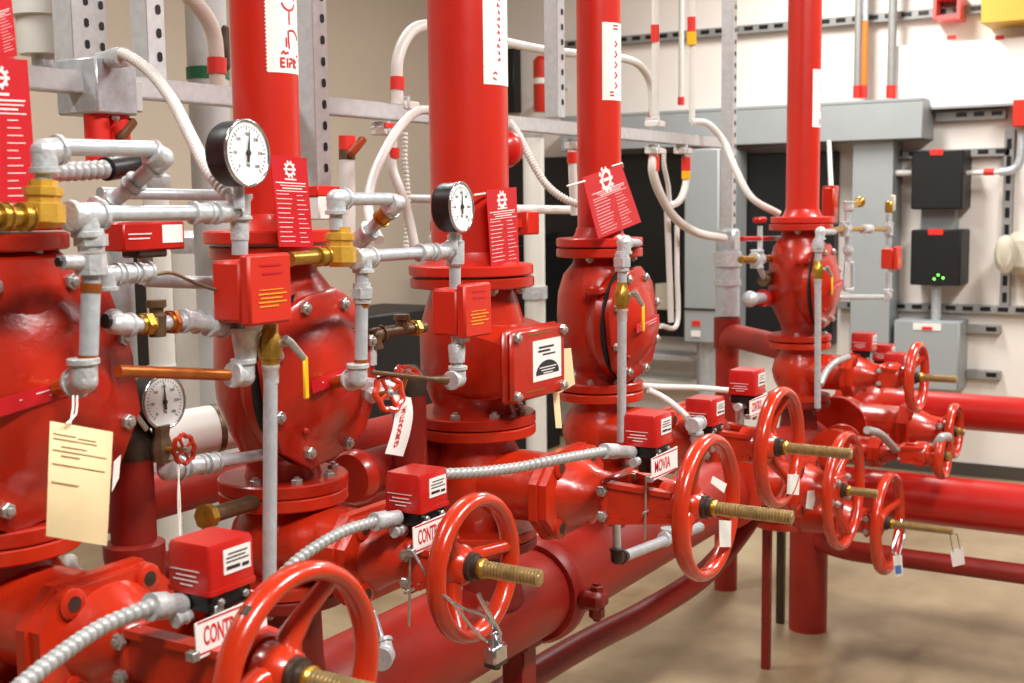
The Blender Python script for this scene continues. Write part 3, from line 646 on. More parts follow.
def gauge(c, R, n, label, needle, depth=.038):
    c = V(c); n = V(n).normalized(); t = thing('pressure_gauge', c-UZ*(R+.03), label, 'gauge', 'round dial pressure gauges')
    x = UZ.cross(n).normalized(); x = -x if x.dot(RT) < 0 else x; y = n.cross(x); y = -y if y.z < 0 else y
    MB().lathe(c-n*depth, n, [(0, R*.7), (0, R*.93), (.006, R*.98), (depth*.8, R*.98), (depth, R*1.0)], 44).build('case', BLK, t)
    MB().torus(c+n*.001, n, R*.97, R*.055, 48, 10).build('bezel', BEZ, t)
    MB().lathe(c-n*.002, n, [(0, R*.95), (.003, R*.95)], 44).build('dial', DIAL, t)
    b = MB()
    for k in range(31):
        a = math.radians(225-270*k/30); L = .14 if k % 5 == 0 else .07; e = x*math.cos(a)+y*math.sin(a); b.box(c+e*(R*(.82-L/2))+n*.0016, (R*L, R*.022, .0006), ax=(e, n.cross(e), n))
    b.build('scale_marks', INKG, t)['kind'] = 'stuff'
    for k, s in enumerate(('0', '50', '100', '150', '200', '250', '300')):
        a = math.radians(225-270*k/6); e = x*math.cos(a)+y*math.sin(a); text(s, c+e*(R*.56)+n*.0014, x, y, R*.15, INKG, t, 'numeral', .0002)
    text('PSI', c-y*(R*.38)+n*.0014, x, y, R*.14, INKG, t, 'lettering', .0002)
    a = math.radians(needle); e = x*math.cos(a)+y*math.sin(a); p = n.cross(e)
    nd = MB(); nd.prism([c+e*(R*.72)+n*.003, c+p*(R*.05)+n*.003, c-e*(R*.28)+p*(R*.05)+n*.003, c-e*(R*.28)-p*(R*.05)+n*.003, c-p*(R*.05)+n*.003], n*.0008); nd.lathe(c+n*.002, n, [(0, R*.09), (.003, R*.08)], 14); nd.build('needle', INKK, t)
    MB().cyl(c-UZ*(R*.95)-n*depth*.45, c-UZ*(R+.03)-n*depth*.45, .008, seg=12).build('stem', FIT, t)
    return t
gauge(W(247, 153, 1.245), .0475, V((.06, -1, .03)), 'largest round gauge with black case before the riser with arrows sticker', 82)
gauge(W(461, 207, 1.25), .0455, V((.1, -1, .03)), 'round gauge on the thickest riser with black case', 88)
gauge(W(164, 402, 1.45), .0425, V((0, -1, .05)), 'low round gauge beside the copper pipe', 90, depth=.04)
# low gauge cock with small red handle
t = thing('gauge_cock', W(160, 470, 1.45), 'bronze gauge cock with small red handwheel below the low gauge', 'valve')
f = lambda a, b, d=0: W(a, b, 1.45+d)
MB().lathe(f(162, 448), UZ, [(-.02, .016), (0, .018), (.012, .014), (.02, .012), (.036, .014)], 8).build('body', BRZ, t)
def small_wheel(t, c, R, n, m=WHEEL, lobes=8):
    c = V(c); n = V(n).normalized(); u, v = perp(n); pts = []
    for i in range(48):
        a = 2*math.pi*i/48; pts.append(c+(u*math.cos(a)+v*math.sin(a))*(R*(1+.07*math.cos(lobes*a))))
    rs = []
    for i, p in enumerate(pts):
        e = (p-c).normalized(); rs.append([p+e*(math.cos(b)*R*.19)+n*(math.sin(b)*R*.19) for b in (2*math.pi*k/8 for k in range(8))])
    w = MB().rings(rs, closed=True).build('small_handwheel', m, t)
    for k in range(4):
        a = math.pi/2*k+.4; MB().cyl(c, c+(u*math.cos(a)+v*math.sin(a))*R, R*.12, seg=8).build('spoke', m, w)
    bolt(t, c, n, R*.26, name='wheel_nut')
    MB().cyl(c-n*.04, c, R*.2, seg=10).build('stem', BRASS, t)
small_wheel(t, f(184, 449, -.05), .021, V((.05, -1, .1)))
e = f(168, 470); g = f(262, 452); fitting(t, e, [f(195, 466)-e, UZ], .013); pipe(t, f(176, 469), f(262, 455), .010); coupling(t, f(186, 467), f(203, 464), .011); coupling(t, f(206, 464), f(216, 462), .0115)
# wrench-like strap
t = thing('flat_bracket', W(133, 420, 1.42), 'thin flat steel strap leaning beside the low gauge', 'bracket')
a, b = W(120, 392, 1.42), W(147, 430, 1.42); d = (b-a).normalized(); MB().box((a+b)/2, ((b-a).length, .004, .008), .001, ax=(d, UY, d.cross(UY))).build('strap', STEEL, t)
# small globe valve with hanging tag
t = thing('globe_valve', W(392, 420, 1.33), 'small red handwheel valve with white hanging tag beside the boxy valve', 'valve')
f = lambda a, b, d=0: W(a, b, 1.34+d)
small_wheel(t, f(389, 393, -.06), .030, V((-.15, -1, .25)), lobes=7)
MB().lathe(f(388, 390, -.02), UY, [(-.02, .012), (0, .018), (.05, .02), (.06, .014)], 8).build('body', FIT, t); MB().lathe(f(368, 396, -.02), UX, [(0, .008), (.006, .014), (.016, .014), (.018, .01), (.04, .01)], 8).build('end_nut', FIT, t)
small_wheel(t, f(408, 372, .02), .022, V((0, -.4, 1)), lobes=7)
t = thing('valve_tag', W(395, 456, 1.29), 'white curled tag with red lettering hanging from small handwheel', 'tag')
L = [(402, 396), (404, 412), (401, 432), (394, 455)]; ws = 8.5; b = MB(); pts = [(W(a-ws, c-1, 1.275), W(a+ws, c+1, 1.275)) for a, c in spline([V((a, c, 0)) for a, c in L], 4) for a, c in [(a, c)]] if False else None
sp = [V(p) for p in spline([V((a, c, 0)) for a, c in L], 5)]; vs = []
for p in sp:
    for o in (0, .0008): vs.append((W(p.x-9, p.y-1.5, 1.275+o), W(p.x+9, p.y+1.5, 1.275+o)))
rs = [[vs[2*i][0], vs[2*i][1], vs[2*i+1][1], vs[2*i+1][0]] for i in range(len(sp))]
b.rings(rs).build('tag_sheet', WHT, t)
ta, tb = W(405, 406, 1.274), W(396, 447, 1.274); text('GUIDOUTUA', (ta+tb)/2, ta-tb, V((-1, 0, -.2)), .019, INKR, t, width=.072, bold=.0003)
# red tags hanging on the risers
def red_tag(q, Y, label, shift=0):
    TL, TR, BR, BL = [W(a, b, Y) for a, b in q]; c = (TL+TR+BR+BL)/4; t = thing('inspection_tag', (BL+BR)/2, label, 'tag', 'red inspection tags on the risers')
    x = (TR-TL).normalized(); y = (TL-BL); h = y.length; y = y.normalized(); w = (TR-TL).length; n = x.cross(y).normalized()
    if n.y > 0: n = -n
    MB().prism([TL-n*.0008, TR-n*.0008, BR-n*.0008, BL-n*.0008], n*.0016).build('card', TAGR, t)
    zf = c+n*.0011; g = zf+y*(h*.36); b = MB(); b.torus(g, n, w*.105, w*.025, 24, 6, .01)
    for k in range(10):
        a = 2*math.pi*k/10; e = x*math.cos(a)+y*math.sin(a); b.box(g+e*(w*.145), (w*.04, w*.04, .0005), ax=(e, n.cross(e), n))
    b.box(g, (w*.14, w*.04, .0005), ax=(x, y, x.cross(y))); b.build('emblem', INKW, t)['kind'] = 'stuff'
    rows = [(-w*.16, w*.16, h*.25, h*.018), (-w*.42, w*.42, h*.21, h*.012), (-w*.30, w*.4, h*.18, h*.009), (-w*.25, w*.3, h*.15, h*.012), (-w*.42, w*.44, h*.12, h*.008)]
    yy = .085
    for k in range(11):
        rows.append((-w*.43, -w*.43+w*(.34+.1*((k*7) % 4)/4), h*yy, h*.007))
        rows.append((w*.12, w*(.30+.04*((k*5) % 4)), h*(yy-.01), h*.006)); yy -= .052
    lines(zf-n*.0004, x, x.cross(y).cross(x) if False else y, rows, INKW, t, off=0) 
    MB().torus(TL+(x-y)*.006-n*.0005, n, .004, .0012, 14, 6).build('eyelet', STEEL, t)
    return t
red_tag([(270, 155), (306, 158), (313, 247), (279, 247)], 1.375, 'upright red inspection tag hanging on the riser with arrows sticker')
red_tag([(486, 190), (516, 187), (519, 264), (491, 266)], 1.40, 'red inspection tag hanging on the thickest riser beside its gauge')
red_tag([(582, 178), (621, 164), (641, 222), (598, 239)], 1.425, 'tilted red inspection tag tied to the slim riser')
red_tag([(-36, 55), (27, 60), (37, 201), (-34, 206)], 1.36, 'large red inspection tag at the left edge of the picture')
red_tag([(-30, 0), (10, -12), (17, 56), (-20, 62)], 1.39, 'red tag with white border above the large tag at the left edge')
for i, (a, b, cpx) in enumerate((((583, 180), (567, 186), 'tilted'), ((487, 192), (474, 195), 'thick'))):
    t = thing('wire_tie', W(*a, 1.41), 'white wire tie holding the '+('tilted red tag' if i == 0 else 'tag on the thickest riser'), 'wire tie'); MB().tube([W(a[0]+2, a[1]+1, 1.42), W(*b, 1.43)], .0022, 8).build('wire', STRG, t)
t = thing('wire_tie', W(620, 164, 1.42), 'white wire tie at the upper right corner of the tilted tag', 'wire tie'); MB().tube([W(612, 166, 1.42), W(622, 163, 1.425), W(623, 167, 1.44)], .0022, 8).build('wire', STRG, t)
# buff card on string
t = thing('record_card', W(78, 545, 1.235), 'buff paper record card hanging by white string from the leftmost valve trim', 'tag')
b = MB(); rows = []
for k in range(9):
    s = k/8; l = V((50+(46-50)*s, 421+(536-421)*s, 0)); r = V((113+(107-113)*s, 432+(546-432)*s, 0)); dy = .010*math.sin(s*3.0)
    rows.append([W(l.x, l.y, 1.235-dy), W((l.x+r.x)/2, (l.y+r.y)/2, 1.228-dy), W(r.x, r.y, 1.235-dy), W(r.x, r.y, 1.236-dy), W((l.x+r.x)/2, (l.y+r.y)/2, 1.229-dy), W(l.x, l.y, 1.236-dy)])
b.rings(rows).build('card', PAPR, t, 60)
FADE = mat('faded_ink', (176, 146, 104), .8)
for (u0, u1, v) in ((.06, .42, .10), (.46, .74, .11), (.06, .76, .14), (.2, .6, .20), (.06, .92, .24), (.2, .5, .28), (.06, .9, .36), (.06, .5, .52)):
    k = v; dy = .010*math.sin(k*3.0)
    def cpt(u): return W(50-4*k+(63-2*k)*u, 421+115*k+(11-1*k)*u, 1.235-.007*(1-abs(2*u-1))-dy-.0008)
    n = 6; pts = [cpt(u0+(u1-u0)*i/n) for i in range(n+1)]; MB().tube(pts, .0006, 4).build('printed_line', FADE, t)
MB().tube(spline([W(70, 424, 1.225), W(73, 408, 1.235), W(73, 396, 1.25)]), .0013, 6).build('string', STRG, t); MB().tube(spline([W(66, 424, 1.225), W(76, 414, 1.235), W(77, 396, 1.25)]), .0013, 6).build('string', STRG, t)
t = thing('paper_slip', W(120, 500, 1.36), 'white paper slip behind the buff record card', 'tag'); q = [W(114, 462, 1.36), W(121, 455, 1.36), W(119, 478, 1.36), W(112, 492, 1.36)]; MB().prism(q, (0, .001, 0)).build('slip', WHT, t)
t = thing('paper_slip', W(560, 420, 1.42), 'pale paper slip tucked behind the bolted rectangular plate', 'tag'); q = [W(550, 350, 1.349), W(571, 348, 1.349), W(575, 384, 1.349), W(553, 397, 1.349)]; MB().prism(q, (0, .001, 0)).build('slip', PAPR, t)
q = [W(553, 393, 1.3485), W(559, 391, 1.3485), W(562, 428, 1.3485), W(556, 428, 1.3485)]; MB().prism(q, (0, .001, 0)).build('ribbon', PAPR, t)

# things half hidden behind the leftmost trim loop
t = thing('label_box', W(143, 250, 1.5), 'red box with white labels behind the leftmost trim pipe', 'box'); c = W(144, 236, 1.5); MB().box(c, (.125, .05, .044), .003).build('box', RBOX, t); MB().box(c-UZ*.026, (.06, .04, .014), .003).build('foot', DARKI, t)
MB().box(c+V((.035, -.0256, .003)), (.042, .001, .028)).build('white_label', WHT, t); lines(c+V((-.028, -.0256, 0)), UX, UZ, [(-.026, .02, .004, .002), (-.026, .016, -.003, .002)], INKW, t); MB().cyl(c-UZ*.03, c-UZ*.075, .012, seg=12).build('pipe', GALV, t); MB().cyl(c-UZ*.07, V((c.x, 1.33, c.z-.07)), .010, seg=12).build('pipe', GALV, t)
t = thing('flexible_conduit', W(108, 171, 1.48), 'short corrugated conduit with black sleeve behind the leftmost elbow', 'conduit', 'flexible conduits'); corrugated([W(50, 172, 1.48), W(80, 171, 1.48), W(108, 169, 1.48)], .014, .013).build('tube', FLEX, t, 80); MB().cyl(W(106, 169, 1.48), W(140, 164, 1.5), .018, seg=16).build('sleeve', BLK, t)

t = thing('string', W(179, 546, 1.38), 'thin white string hanging from the small red gauge cock handle', 'string'); MB().tube(spline([W(180, 458, 1.40), W(178, 500, 1.39), W(180, 546, 1.38)]), .0013, 6).build('cord', STRG, t); MB().tube(spline([W(177, 458, 1.40), W(180, 500, 1.39), W(180, 546, 1.38)]), .0013, 6).build('cord', STRG, t)
t = thing('blue_tag', W(253, 656, 1.04), 'small blue and white tag seen through the nearest handwheel', 'tag'); MB().prism([W(a, b, 1.04) for a, b in ((249, 640), (259, 633), (258, 652), (248, 660))], (0, .001, 0)).build('paper', WHT, t); MB().prism([W(a, b, 1.0385) for a, b in ((251, 643), (257, 639), (257, 649), (251, 654))], (0, .001, 0)).build('blue_print', BLUE, t)
# ------------------------------------------------------------------ tamper switches with signs
def tamper_switch(c, label, sign=None, s=1., sp=None, rod=None, tagtxt=True, base=True):
    c = V(c); w, d, h = .082*s, .074*s, .064*s
    t = thing('tamper_switch', c-UZ*(h/2+.06*s), label, 'switch', 'red tamper switch boxes on the valve yokes')
    # slightly tapered steel cover
    b = MB(); R = []
    for (z, k) in ((-h/2, 1.04), (-h/2+.006, 1.04), (-h/2+.006, 1.0), (h/2-.006, .985), (h/2, .93)):
        hx, hy, r = w/2*k, d/2*k, .005; ring = []
        for (sx, sy) in ((1, 1), (-1, 1), (-1, -1), (1, -1)):
            for q in range(3):
                a = math.atan2(sy, sx)+(-math.pi/4+math.pi/4*q); ring.append(c+V((sx*(hx-r)+math.cos(a)*r, sy*(hy-r)+math.sin(a)*r, z)))
        R.append(ring)
    cv = b.rings(R).build('cover', RBOX, t, 50)
    lb = MB().box(c+V((.008*s, -d/2-.0004, .006*s)), (.048*s, .0012, .032*s)).build('rating_label', WHT, cv)
    lines(c+V((.008*s, -d/2-.0012, .006*s)), UX, UZ, [(-.016*s, .018*s, .010*s), (-.02*s, .014*s, .005*s), (-.02*s, .02*s, .000), (-.02*s, .004*s, -.008*s, .004*s), (.008*s, .02*s, -.009*s, .004*s)], INKK, cv)
    lines(c+V((-w/2-.0003, .004*s, -.012*s)), -UY, UZ, [(-.026*s, .024*s, .010*s, .0012), (-.016*s, .018*s, .003*s, .0016*s), (-.022*s, .022*s, -.003*s, .0016*s), (-.010*s, .012*s, -.009*s, .0016*s)], INKW, cv)
    if base:
        MB().box(c-UZ*(h/2+.012*s), (w*.92, d*.88, .024*s), .003).build('base', BLK, t)
        MB().box(c+V((-.022*s, -.03*s, -h/2-.04*s)), (.016*s, .008, .05*s), .001).build('bracket', STEEL, t); MB().box(c+V((.022*s, .012*s, -h/2-.04*s)), (.03*s, .03*s, .05*s), .003).build('bracket', DARKI, t)
        for dx in (-.02, .024): bolt(t, c+V((dx*s, -d*.44, -h/2-.012*s)), -UY, .0055*s)
        MB().lathe(c+V((-w/2+.004, .004, -h/2-.03*s)), V((-1, 0, 0)), [(0, .008*s), (.008, .010*s), (.010, .008*s), (.018, .008*s), (.019, .010*s), (.024, .010*s)], 10).build('conduit_connector', FIT, t)
    if sp:
        sg = thing('valve_sign', V(sp)-UZ*.022, 'white sign with red lettering hanging under the '+sign[1], 'sign', 'white valve signs with red lettering'); p = V(sp)
        MB().box(p+V((.06*s, 0, 0)), (.125*s, .0018, .046*s), ax=(V((1, 0, .03)).normalized(), UY, V((-.03, 0, 1)).normalized())).build('plate', WHT, sg)
        MB().box(p+V((.06*s, -.0012, -.0195*s)), (.118*s, .0004, .0022*s)).build('red_rule', INKR, sg); MB().box(p+V((.06*s, -.0012, .0205*s)), (.118*s, .0004, .0022*s)).build('red_rule', INKR, sg)
        text(sign[0], p+V((.047*s, -.0012, .0)), UX, UZ, .034*s, INKR, sg, width=.074*s, bold=.0004)
        MB().box(p+V((-.004*s, .004, -.020*s)), (.012*s, .014, .012*s), .001).build('clip', STEEL, sg)
    if rod:
        a, b2 = rod; rt = thing('trip_rod', b2, 'thin steel trip rod hanging below the '+sign[1], 'rod', 'steel trip rods'); MB().cyl(a, b2, .0022, seg=8).build('rod', STEEL, rt); m = V(a)*.45+V(b2)*.55; MB().cyl(m-UX*.012, m+UX*.012, .0028, seg=8).build('cross_pin', STEEL, rt)
    return t
tamper_switch((1.07, 1.088, 1.262), 'nearest red switch box above the CONTROL sign at the lower left', ('CONTROL', 'nearest red switch box'), .95, W(197, 640, 1.046))
tamper_switch((1.66, 1.205, 1.219), 'red switch box above the padlocked handwheel', ('CONTROL', 'switch box above the padlocked wheel'), 1.0, W(414, 540, 1.158), (W(410, 548, 1.17), W(409, 626, 1.17)))
tamper_switch((2.29, 1.075, 1.231), 'red switch box beside the long stemmed handwheel, joined to a flexible conduit', ('MOVIA', 'switch box at the long stemmed wheel'), 1.0, W(652, 469, 1.030), (W(646, 478, 1.05), W(645, 540, 1.05)))
tamper_switch(W(705, 410, 1.17), 'red switch box between the two long stemmed handwheels, lower and nearer one', s=1.0)
tamper_switch(W(747, 381, 1.14), 'red switch box just above the fourth handwheel', ('CONTROL', 'switch box above the fourth wheel'), .98, W(750, 409, 1.10))
tamper_switch(W(864, 341, 1.27), 'far red switch box with white label left of the grey panel', s=1.0)
tamper_switch(W(884, 352, 1.27), 'far red switch box partly hidden behind its neighbour', s=.95)
tamper_switch(W(896, 361, 1.16), 'far red switch box on the yoke of the farthest wheel', s=.95)
# pipe stubs holding the middle switches
for px, py0, py1, lab in ((740, 398, 440, 'grey conduit stub under the switch box above the fourth wheel'), (696, 424, 470, 'grey conduit stub under the lower middle switch box')):
    t = thing('conduit_stub', W(px, py1, 1.16), lab, 'conduit'); pipe(t, W(px, py0, 1.16), W(px, py1, 1.16), .011); fitting(t, W(px, py0, 1.16), [UX, -UX, -UZ], .012)
# ------------------------------------------------------------------ flexible conduits
def flex(pts, r, label, m=FLEX, pitch=.008, seg=12, smooth=False, step=.01, group='flexible conduits', bands=(), name=None):
    t = thing(name or ('flexible_conduit' if not smooth else 'conduit'), pts[-1], label, 'conduit', group)
    if smooth: MB().tube(spline(pts, step), r, 14).build('tube', m, t)
    else: corrugated(pts, r, pitch, seg).build('tube', m, t, 80)
    for (a, b, mm) in bands: MB().cyl(a, b, r*1.22, seg=18).build('colour_band', mm, t)
    return t
def conn(t, a, b, r): MB().lathe(a, V(b)-V(a), [(0, r), (0, r*1.35), ((V(b)-V(a)).length*.45, r*1.35), ((V(b)-V(a)).length*.5, r*1.1), ((V(b)-V(a)).length, r*1.1)], 12).build('connector', FIT, t)
t = flex([W(5, 700, 1.06), W(48, 664, 1.08), W(100, 628, 1.10), W(152, 606, 1.10)], .0098, 'thick grey flexible conduit at the bottom left entering the nearest switch box', pitch=.0115); conn(t, W(150, 607, 1.10), W(182, 604, 1.10), .0125)
t = flex([W(268, 590, 1.22), W(300, 558, 1.22), W(340, 533, 1.22), W(376, 521, 1.215)], .0092, 'grey flexible conduit entering the switch box of the padlocked wheel', pitch=.012); conn(t, W(374, 522, 1.215), W(398, 517, 1.21), .0115)
t = flex([W(443, 474, 1.19), W(480, 472, 1.17), W(520, 467, 1.15), W(560, 459, 1.12), W(606, 451, 1.10)], .0098, 'long grey flexible conduit joining two switch boxes across the picture middle', pitch=.0135); conn(t, W(604, 451, 1.10), W(632, 452, 1.09), .0115)
YS = 1.95
t = flex([W(100, 62, YS), W(112, 54, YS-.06), W(126, 55, 1.8), W(150, 72, 1.7), W(172, 100, 1.58), (W(190, 135, 1.46)), W(208, 170, 1.36), W(228, 195, 1.3)], .0102, 'light flexible conduit arching from the strut box down to the big gauge', WCON, pitch=.0108)
conn(t, W(124, 57, 1.82), W(100, 60, YS), .014)
flex([W(506, 118, YS), W(518, 134, 1.9), W(530, 158, 1.85), W(545, 183, 1.8), W(563, 198, 1.75), W(582, 206, 1.7)], .0115, 'light flexible conduit dropping from the strut behind the slim riser', WCON, pitch=.009)
flex([W(692, 122, YS), W(708, 124, 1.9), W(724, 142, 1.85), W(736, 170, 1.78), W(752, 198, 1.7), W(779, 214, 1.62)], .0135, 'smooth white conduit dropping from the strut to the farthest riser flange', WCON, smooth=True)
flex([W(654, 152, YS), W(653, 172, YS), W(661, 196, YS), W(676, 219, YS), W(698, 233, YS), W(724, 238, YS)], .017, 'white conduit swooping under the strut to the grey post fitting', WCON, smooth=True, bands=((W(654, 156, YS), W(653.5, 171, YS), TAPE),))
flex([W(686, 156, YS), W(686, 182, YS), W(680, 200, YS), W(670, 206, YS+.02)], .014, 'short white conduit hook with red and yellow bands under the strut', WCON, smooth=True, bands=((W(686, 157, YS), W(686, 171, YS), TAPE), (W(686, 171, YS), W(686, 179, YS), YEL)))
flex([W(664, 150, YS), W(664, 165, YS), W(668, 185, YS+.02), W(670, 206, YS+.04)], .009, 'thin corrugated conduit between the two white hooks under the strut', WCON, pitch=.01)
flex([W(667, 208, 2.0), W(669, 260, 2.0), W(671, 322, 2.0)], .012, 'left of two straight white conduits before the grey column', WCON, smooth=True)
flex([W(677, 225, 2.02), W(677, 270, 2.02), W(677, 324, 2.02), W(660, 326, 2.02)], .010, 'right of two straight white conduits before the grey column', WCON, smooth=True)
flex([W(398, 108, YS), W(397, 80, YS), W(398, 58, YS), W(406, 38, YS), W(418, 27, YS), W(440, 24, YS)], .0155, 'white conduit with red band rising from the strut behind the thickest riser', WCON, smooth=True, bands=((W(397.5, 77, YS), W(397.3, 90, YS), TAPE),))
flex([W(432, 110, 1.85), W(416, 112, 1.82), W(396, 132, 1.8), W(378, 165, 1.75), W(369, 195, 1.7), W(370, 220, 1.65), W(379, 240, 1.6)], .0115, 'large bowed white conduit between second riser and thickest riser', WCON, smooth=True)
flex([W(393, 132, 1.92), W(392, 165, 1.92), W(400, 190, 1.9), W(408, 215, 1.9), W(416, 252, 1.88)], .0125, 'white conduit with red band dropping from the strut behind the bowed conduit', WCON, smooth=True, bands=((W(393.5, 148, 1.918), W(393.5, 158, 1.918), TAPE),))
flex([W(405, 133, 1.96), W(405, 160, 1.96), W(408, 200, 1.95), W(406, 250, 1.94)], .008, 'thin corrugated conduit dropping beside the red banded conduit', WCON, pitch=.011)
flex([W(572, 150, YS), W(573, 180, YS), W(575, 215, YS)], .014, 'short white conduit with red band left of the slim riser', WCON, smooth=True, bands=((W(572, 152, YS), W(572.4, 163, YS), TAPE),))
flex([W(505, 42, 2.35), W(545, 50, 2.35), W(590, 55, 2.35), W(625, 59, 2.35), W(642, 68, 2.35), W(651, 88, 2.35), W(653, 128, 2.35)], .016, 'white conduit crossing behind the slim riser and bending down to the strut', WCON, smooth=True, bands=((W(653, 108, 2.35), W(653, 120, 2.35), TAPE),))
t = thing('conduit', W(655, 120, 2.0), 'straight white conduit with red band right of the slim riser', 'conduit'); pipe(t, W(655.5, 120, 2.0), W(655.5, 120, 2.0)+UZ*.95, .0145, WCON); MB().cyl(W(655, 42, 2.0), W(655, 25, 2.0), .016, seg=16).build('colour_band', TAPE, t)
t = thing('conduit', W(691, 122, 2.0), 'straight white conduit with red and yellow bands beside the grey post', 'conduit'); pipe(t, W(692, 122, 2.0), W(692, 122, 2.0)+UZ*.95, .0125, WCON); MB().cyl(W(691.5, 32, 2.0), W(691.4, 17, 2.0), .0165, seg=16).build('colour_band', TAPE, t); MB().cyl(W(691.6, 45, 2.0), W(691.5, 32, 2.0), .019, seg=16).build('colour_band', YEL, t)
t = thing('conduit', W(681, 105, 2.6), 'thin white conduit ending in a red band between two banded conduits', 'conduit'); pipe(t, W(681, 104, 2.6), V((W(681, 104, 2.6).x, 2.6, ZC)), .013, WCON); MB().cyl(W(681, 105, 2.6), W(681, 97, 2.6), .017, seg=16).build('colour_band', TAPE, t)
t = thing('cross_pipe', W(330, 198, 2.05), 'thin grey cross pipe running behind the first risers', 'pipe'); pipe(t, W(100, 193, 2.05), W(436, 199, 2.05), .0125, GALV); pipe(t, W(500, 209, 2.05), W(580, 210, 2.05), .014, WCON)
# ------------------------------------------------------------------ strut frame
def strut_slots(t, p0, d, n, step, w, l, nrm):
    p0 = V(p0); d = V(d).normalized(); nrm = V(nrm).normalized()
    for k in range(n):
        c = p0+d*(k*step); o = MB(); s = nrm.cross(d); pts = []
        for q in range(12):
            a = 2*math.pi*q/12; pts.append(c+d*(math.cos(a)*w/2+(1 if math.cos(a) > 0 else -1)*(l-w)/2)+s*(math.sin(a)*w/2))
        o.prism(pts, nrm*.0012).build('slot', BLK, t)
pa, pb = W(20, 78, YS), W(722, 143, YS); zs = (pa.z+pb.z)/2
t = thing('strut_rail', (pa.x, YS, zs-.02), 'long galvanized strut rail crossing behind the risers', 'strut', 'galvanized strut frame')
x0, x1 = .9, pb.x
b = MB(); b.box(((x0+x1)/2, YS-.019, zs), (x1-x0, .003, .041)); b.box(((x0+x1)/2, YS, zs+.019), (x1-x0, .041, .003)); b.box(((x0+x1)/2, YS, zs-.019), (x1-x0, .041, .003)); b.box(((x0+x1)/2, YS+.019, zs+.014), (x1-x0, .003, .012)); b.box(((x0+x1)/2, YS+.019, zs-.014), (x1-x0, .003, .012)); b.build('channel', STRUT, t)
# posts
def post(px, py_bot, Y, w, label, z0=None, dark=True, ztop=ZC, slots=True):
    p = W(px, py_bot, Y); z0 = p.z if z0 is None else z0
    t = thing('strut_post', (p.x, Y, z0), label, 'strut', 'galvanized strut frame')
    MB().box((p.x, Y, (z0+ztop)/2), (w, w, ztop-z0), .002).build('channel', STRUT, t)
    if slots: strut_slots(t, (p.x+w*.12, Y-w/2-.0008, z0+.05), UZ, int((min(ztop, 2.9)-z0-.05)/.048), .048, .0135, .02, -UY)
    return t
post(316, 190, 1.89, .052, 'slotted galvanized strut post between second riser and thickest riser')
post(150, 82, 2.01, .050, 'galvanized strut post behind the arching flexible conduit')
post(78, 110, 2.35, .065, 'broad grey strut post at the upper left')
post(98, 110, 2.4, .04, 'slotted strut post beside the broad grey post at the upper left')
post(555, 118, 2.02, .05, 'slotted strut post behind the gap before the slim riser')
p = W(728, 238, 1.98)
t = post(728, 238, 1.98, .05, 'tall strut post at the far end of the rail')
MB().box((p.x, 1.98, p.z-.01), (.085, .085, .10), .012).build('post_fitting', GALV, t); MB().cyl((p.x, 1.98, p.z-.33), (p.x, 1.98, p.z-.05), .052, seg=26).build('sleeve', GALV, t); MB().cyl((p.x, 1.98, p.z-.12), (p.x, 1.98, p.z-.06), .06, seg=26).build('sleeve_collar', FIT, t); MB().cyl((p.x, 1.98, p.z-.2), (p.x, 1.98, p.z-.18), .058, seg=26).build('sleeve_collar', FIT, t)
px_, pz_ = p.x, p.z
t = thing('red_elbow_pipe', (px_, 1.98, 0), 'red elbowed pipe rising from the floor to the farthest valve', 'pipe')
MB().cyl((px_, 1.98, pz_-.34), (px_, 1.98, pz_-.47), .058, seg=26).build('socket', DRED, t)
MB().cyl((px_, 1.98, 0), (px_, 1.98, 1.10), .050, seg=26).build('pipe', HEAD, t)
zE = W(745, 342, 1.8).z
MB().tube(bent([(px_, 1.98, .9), (px_, 1.98, zE), (RX[4]+.05, YR+.05, zE)], .12, 10), .050, 22).build('elbow', HEAD, t)
# strut-mounted boxes
t = thing('junction_box', W(95, 115, YS), 'grey conduit box clipped on the strut rail with red pipe below', 'electrical box', 'boxes on the strut rail')
c = W(97, 88, YS+.0); MB().box((c.x, YS, c.z), (.10, .115, .105), .004).build('box', GALV, t); MB().box((c.x+.045, YS-.005, c.z-.015), (.05, .09, .06), .003).build('cover', STRUT, t)
q = W(93, 118, YS); 
for dx in (-.022, .028): MB().cyl((c.x+dx, YS-.02, c.z-.05), (c.x+dx, YS-.02, c.z-.17), .024, seg=18).build('pipe_stub', TAPE, t)
bolt(t, (c.x-.01, YS-.06, c.z-.058), -UZ, .008)
t = thing('lever_arm', W(127, 140, YS-.05), 'brown lever sticking out below the grey strut box', 'lever'); a, b2 = W(118, 140, YS-.04), W(134, 120, YS-.04); d = (b2-a).normalized(); MB().box((a+b2)/2, ((b2-a).length, .02, .018), .005, ax=(d, UY, d.cross(UY))).build('lever', BRWN, t)
for px, py, w, lab in ((405, 106, .05, 'small white strut clamp below the red banded white conduit'), (385, 131, .05, 'small white clamp with red tape under the strut rail'), (655, 151, .06, 'left white clamp under the far end of the strut rail'), (683, 151, .055, 'right white clamp under the far end of the strut rail'), (655, 124, .06, 'white clamp on top of the far strut rail'), (575, 146, .05, 'white clamp under the strut beside the slim riser')):
    p = W(px, py, YS); t = thing('strut_clamp', (p.x, YS, p.z-.01), lab, 'clamp', 'clamps on the strut rail'); MB().box((p.x, YS, p.z), (w*1.3, .05, .022), .003).build('saddle', WCON, t); MB().box((p.x-w*.35, YS, p.z+(.008)), (.012, .055, .03), .002).build('ear', STRUT, t)
    if px == 385: MB().box((p.x-.01, YS-.026, p.z+.012), (.05, .004, .012)).build('red_tape', TAPE, t)
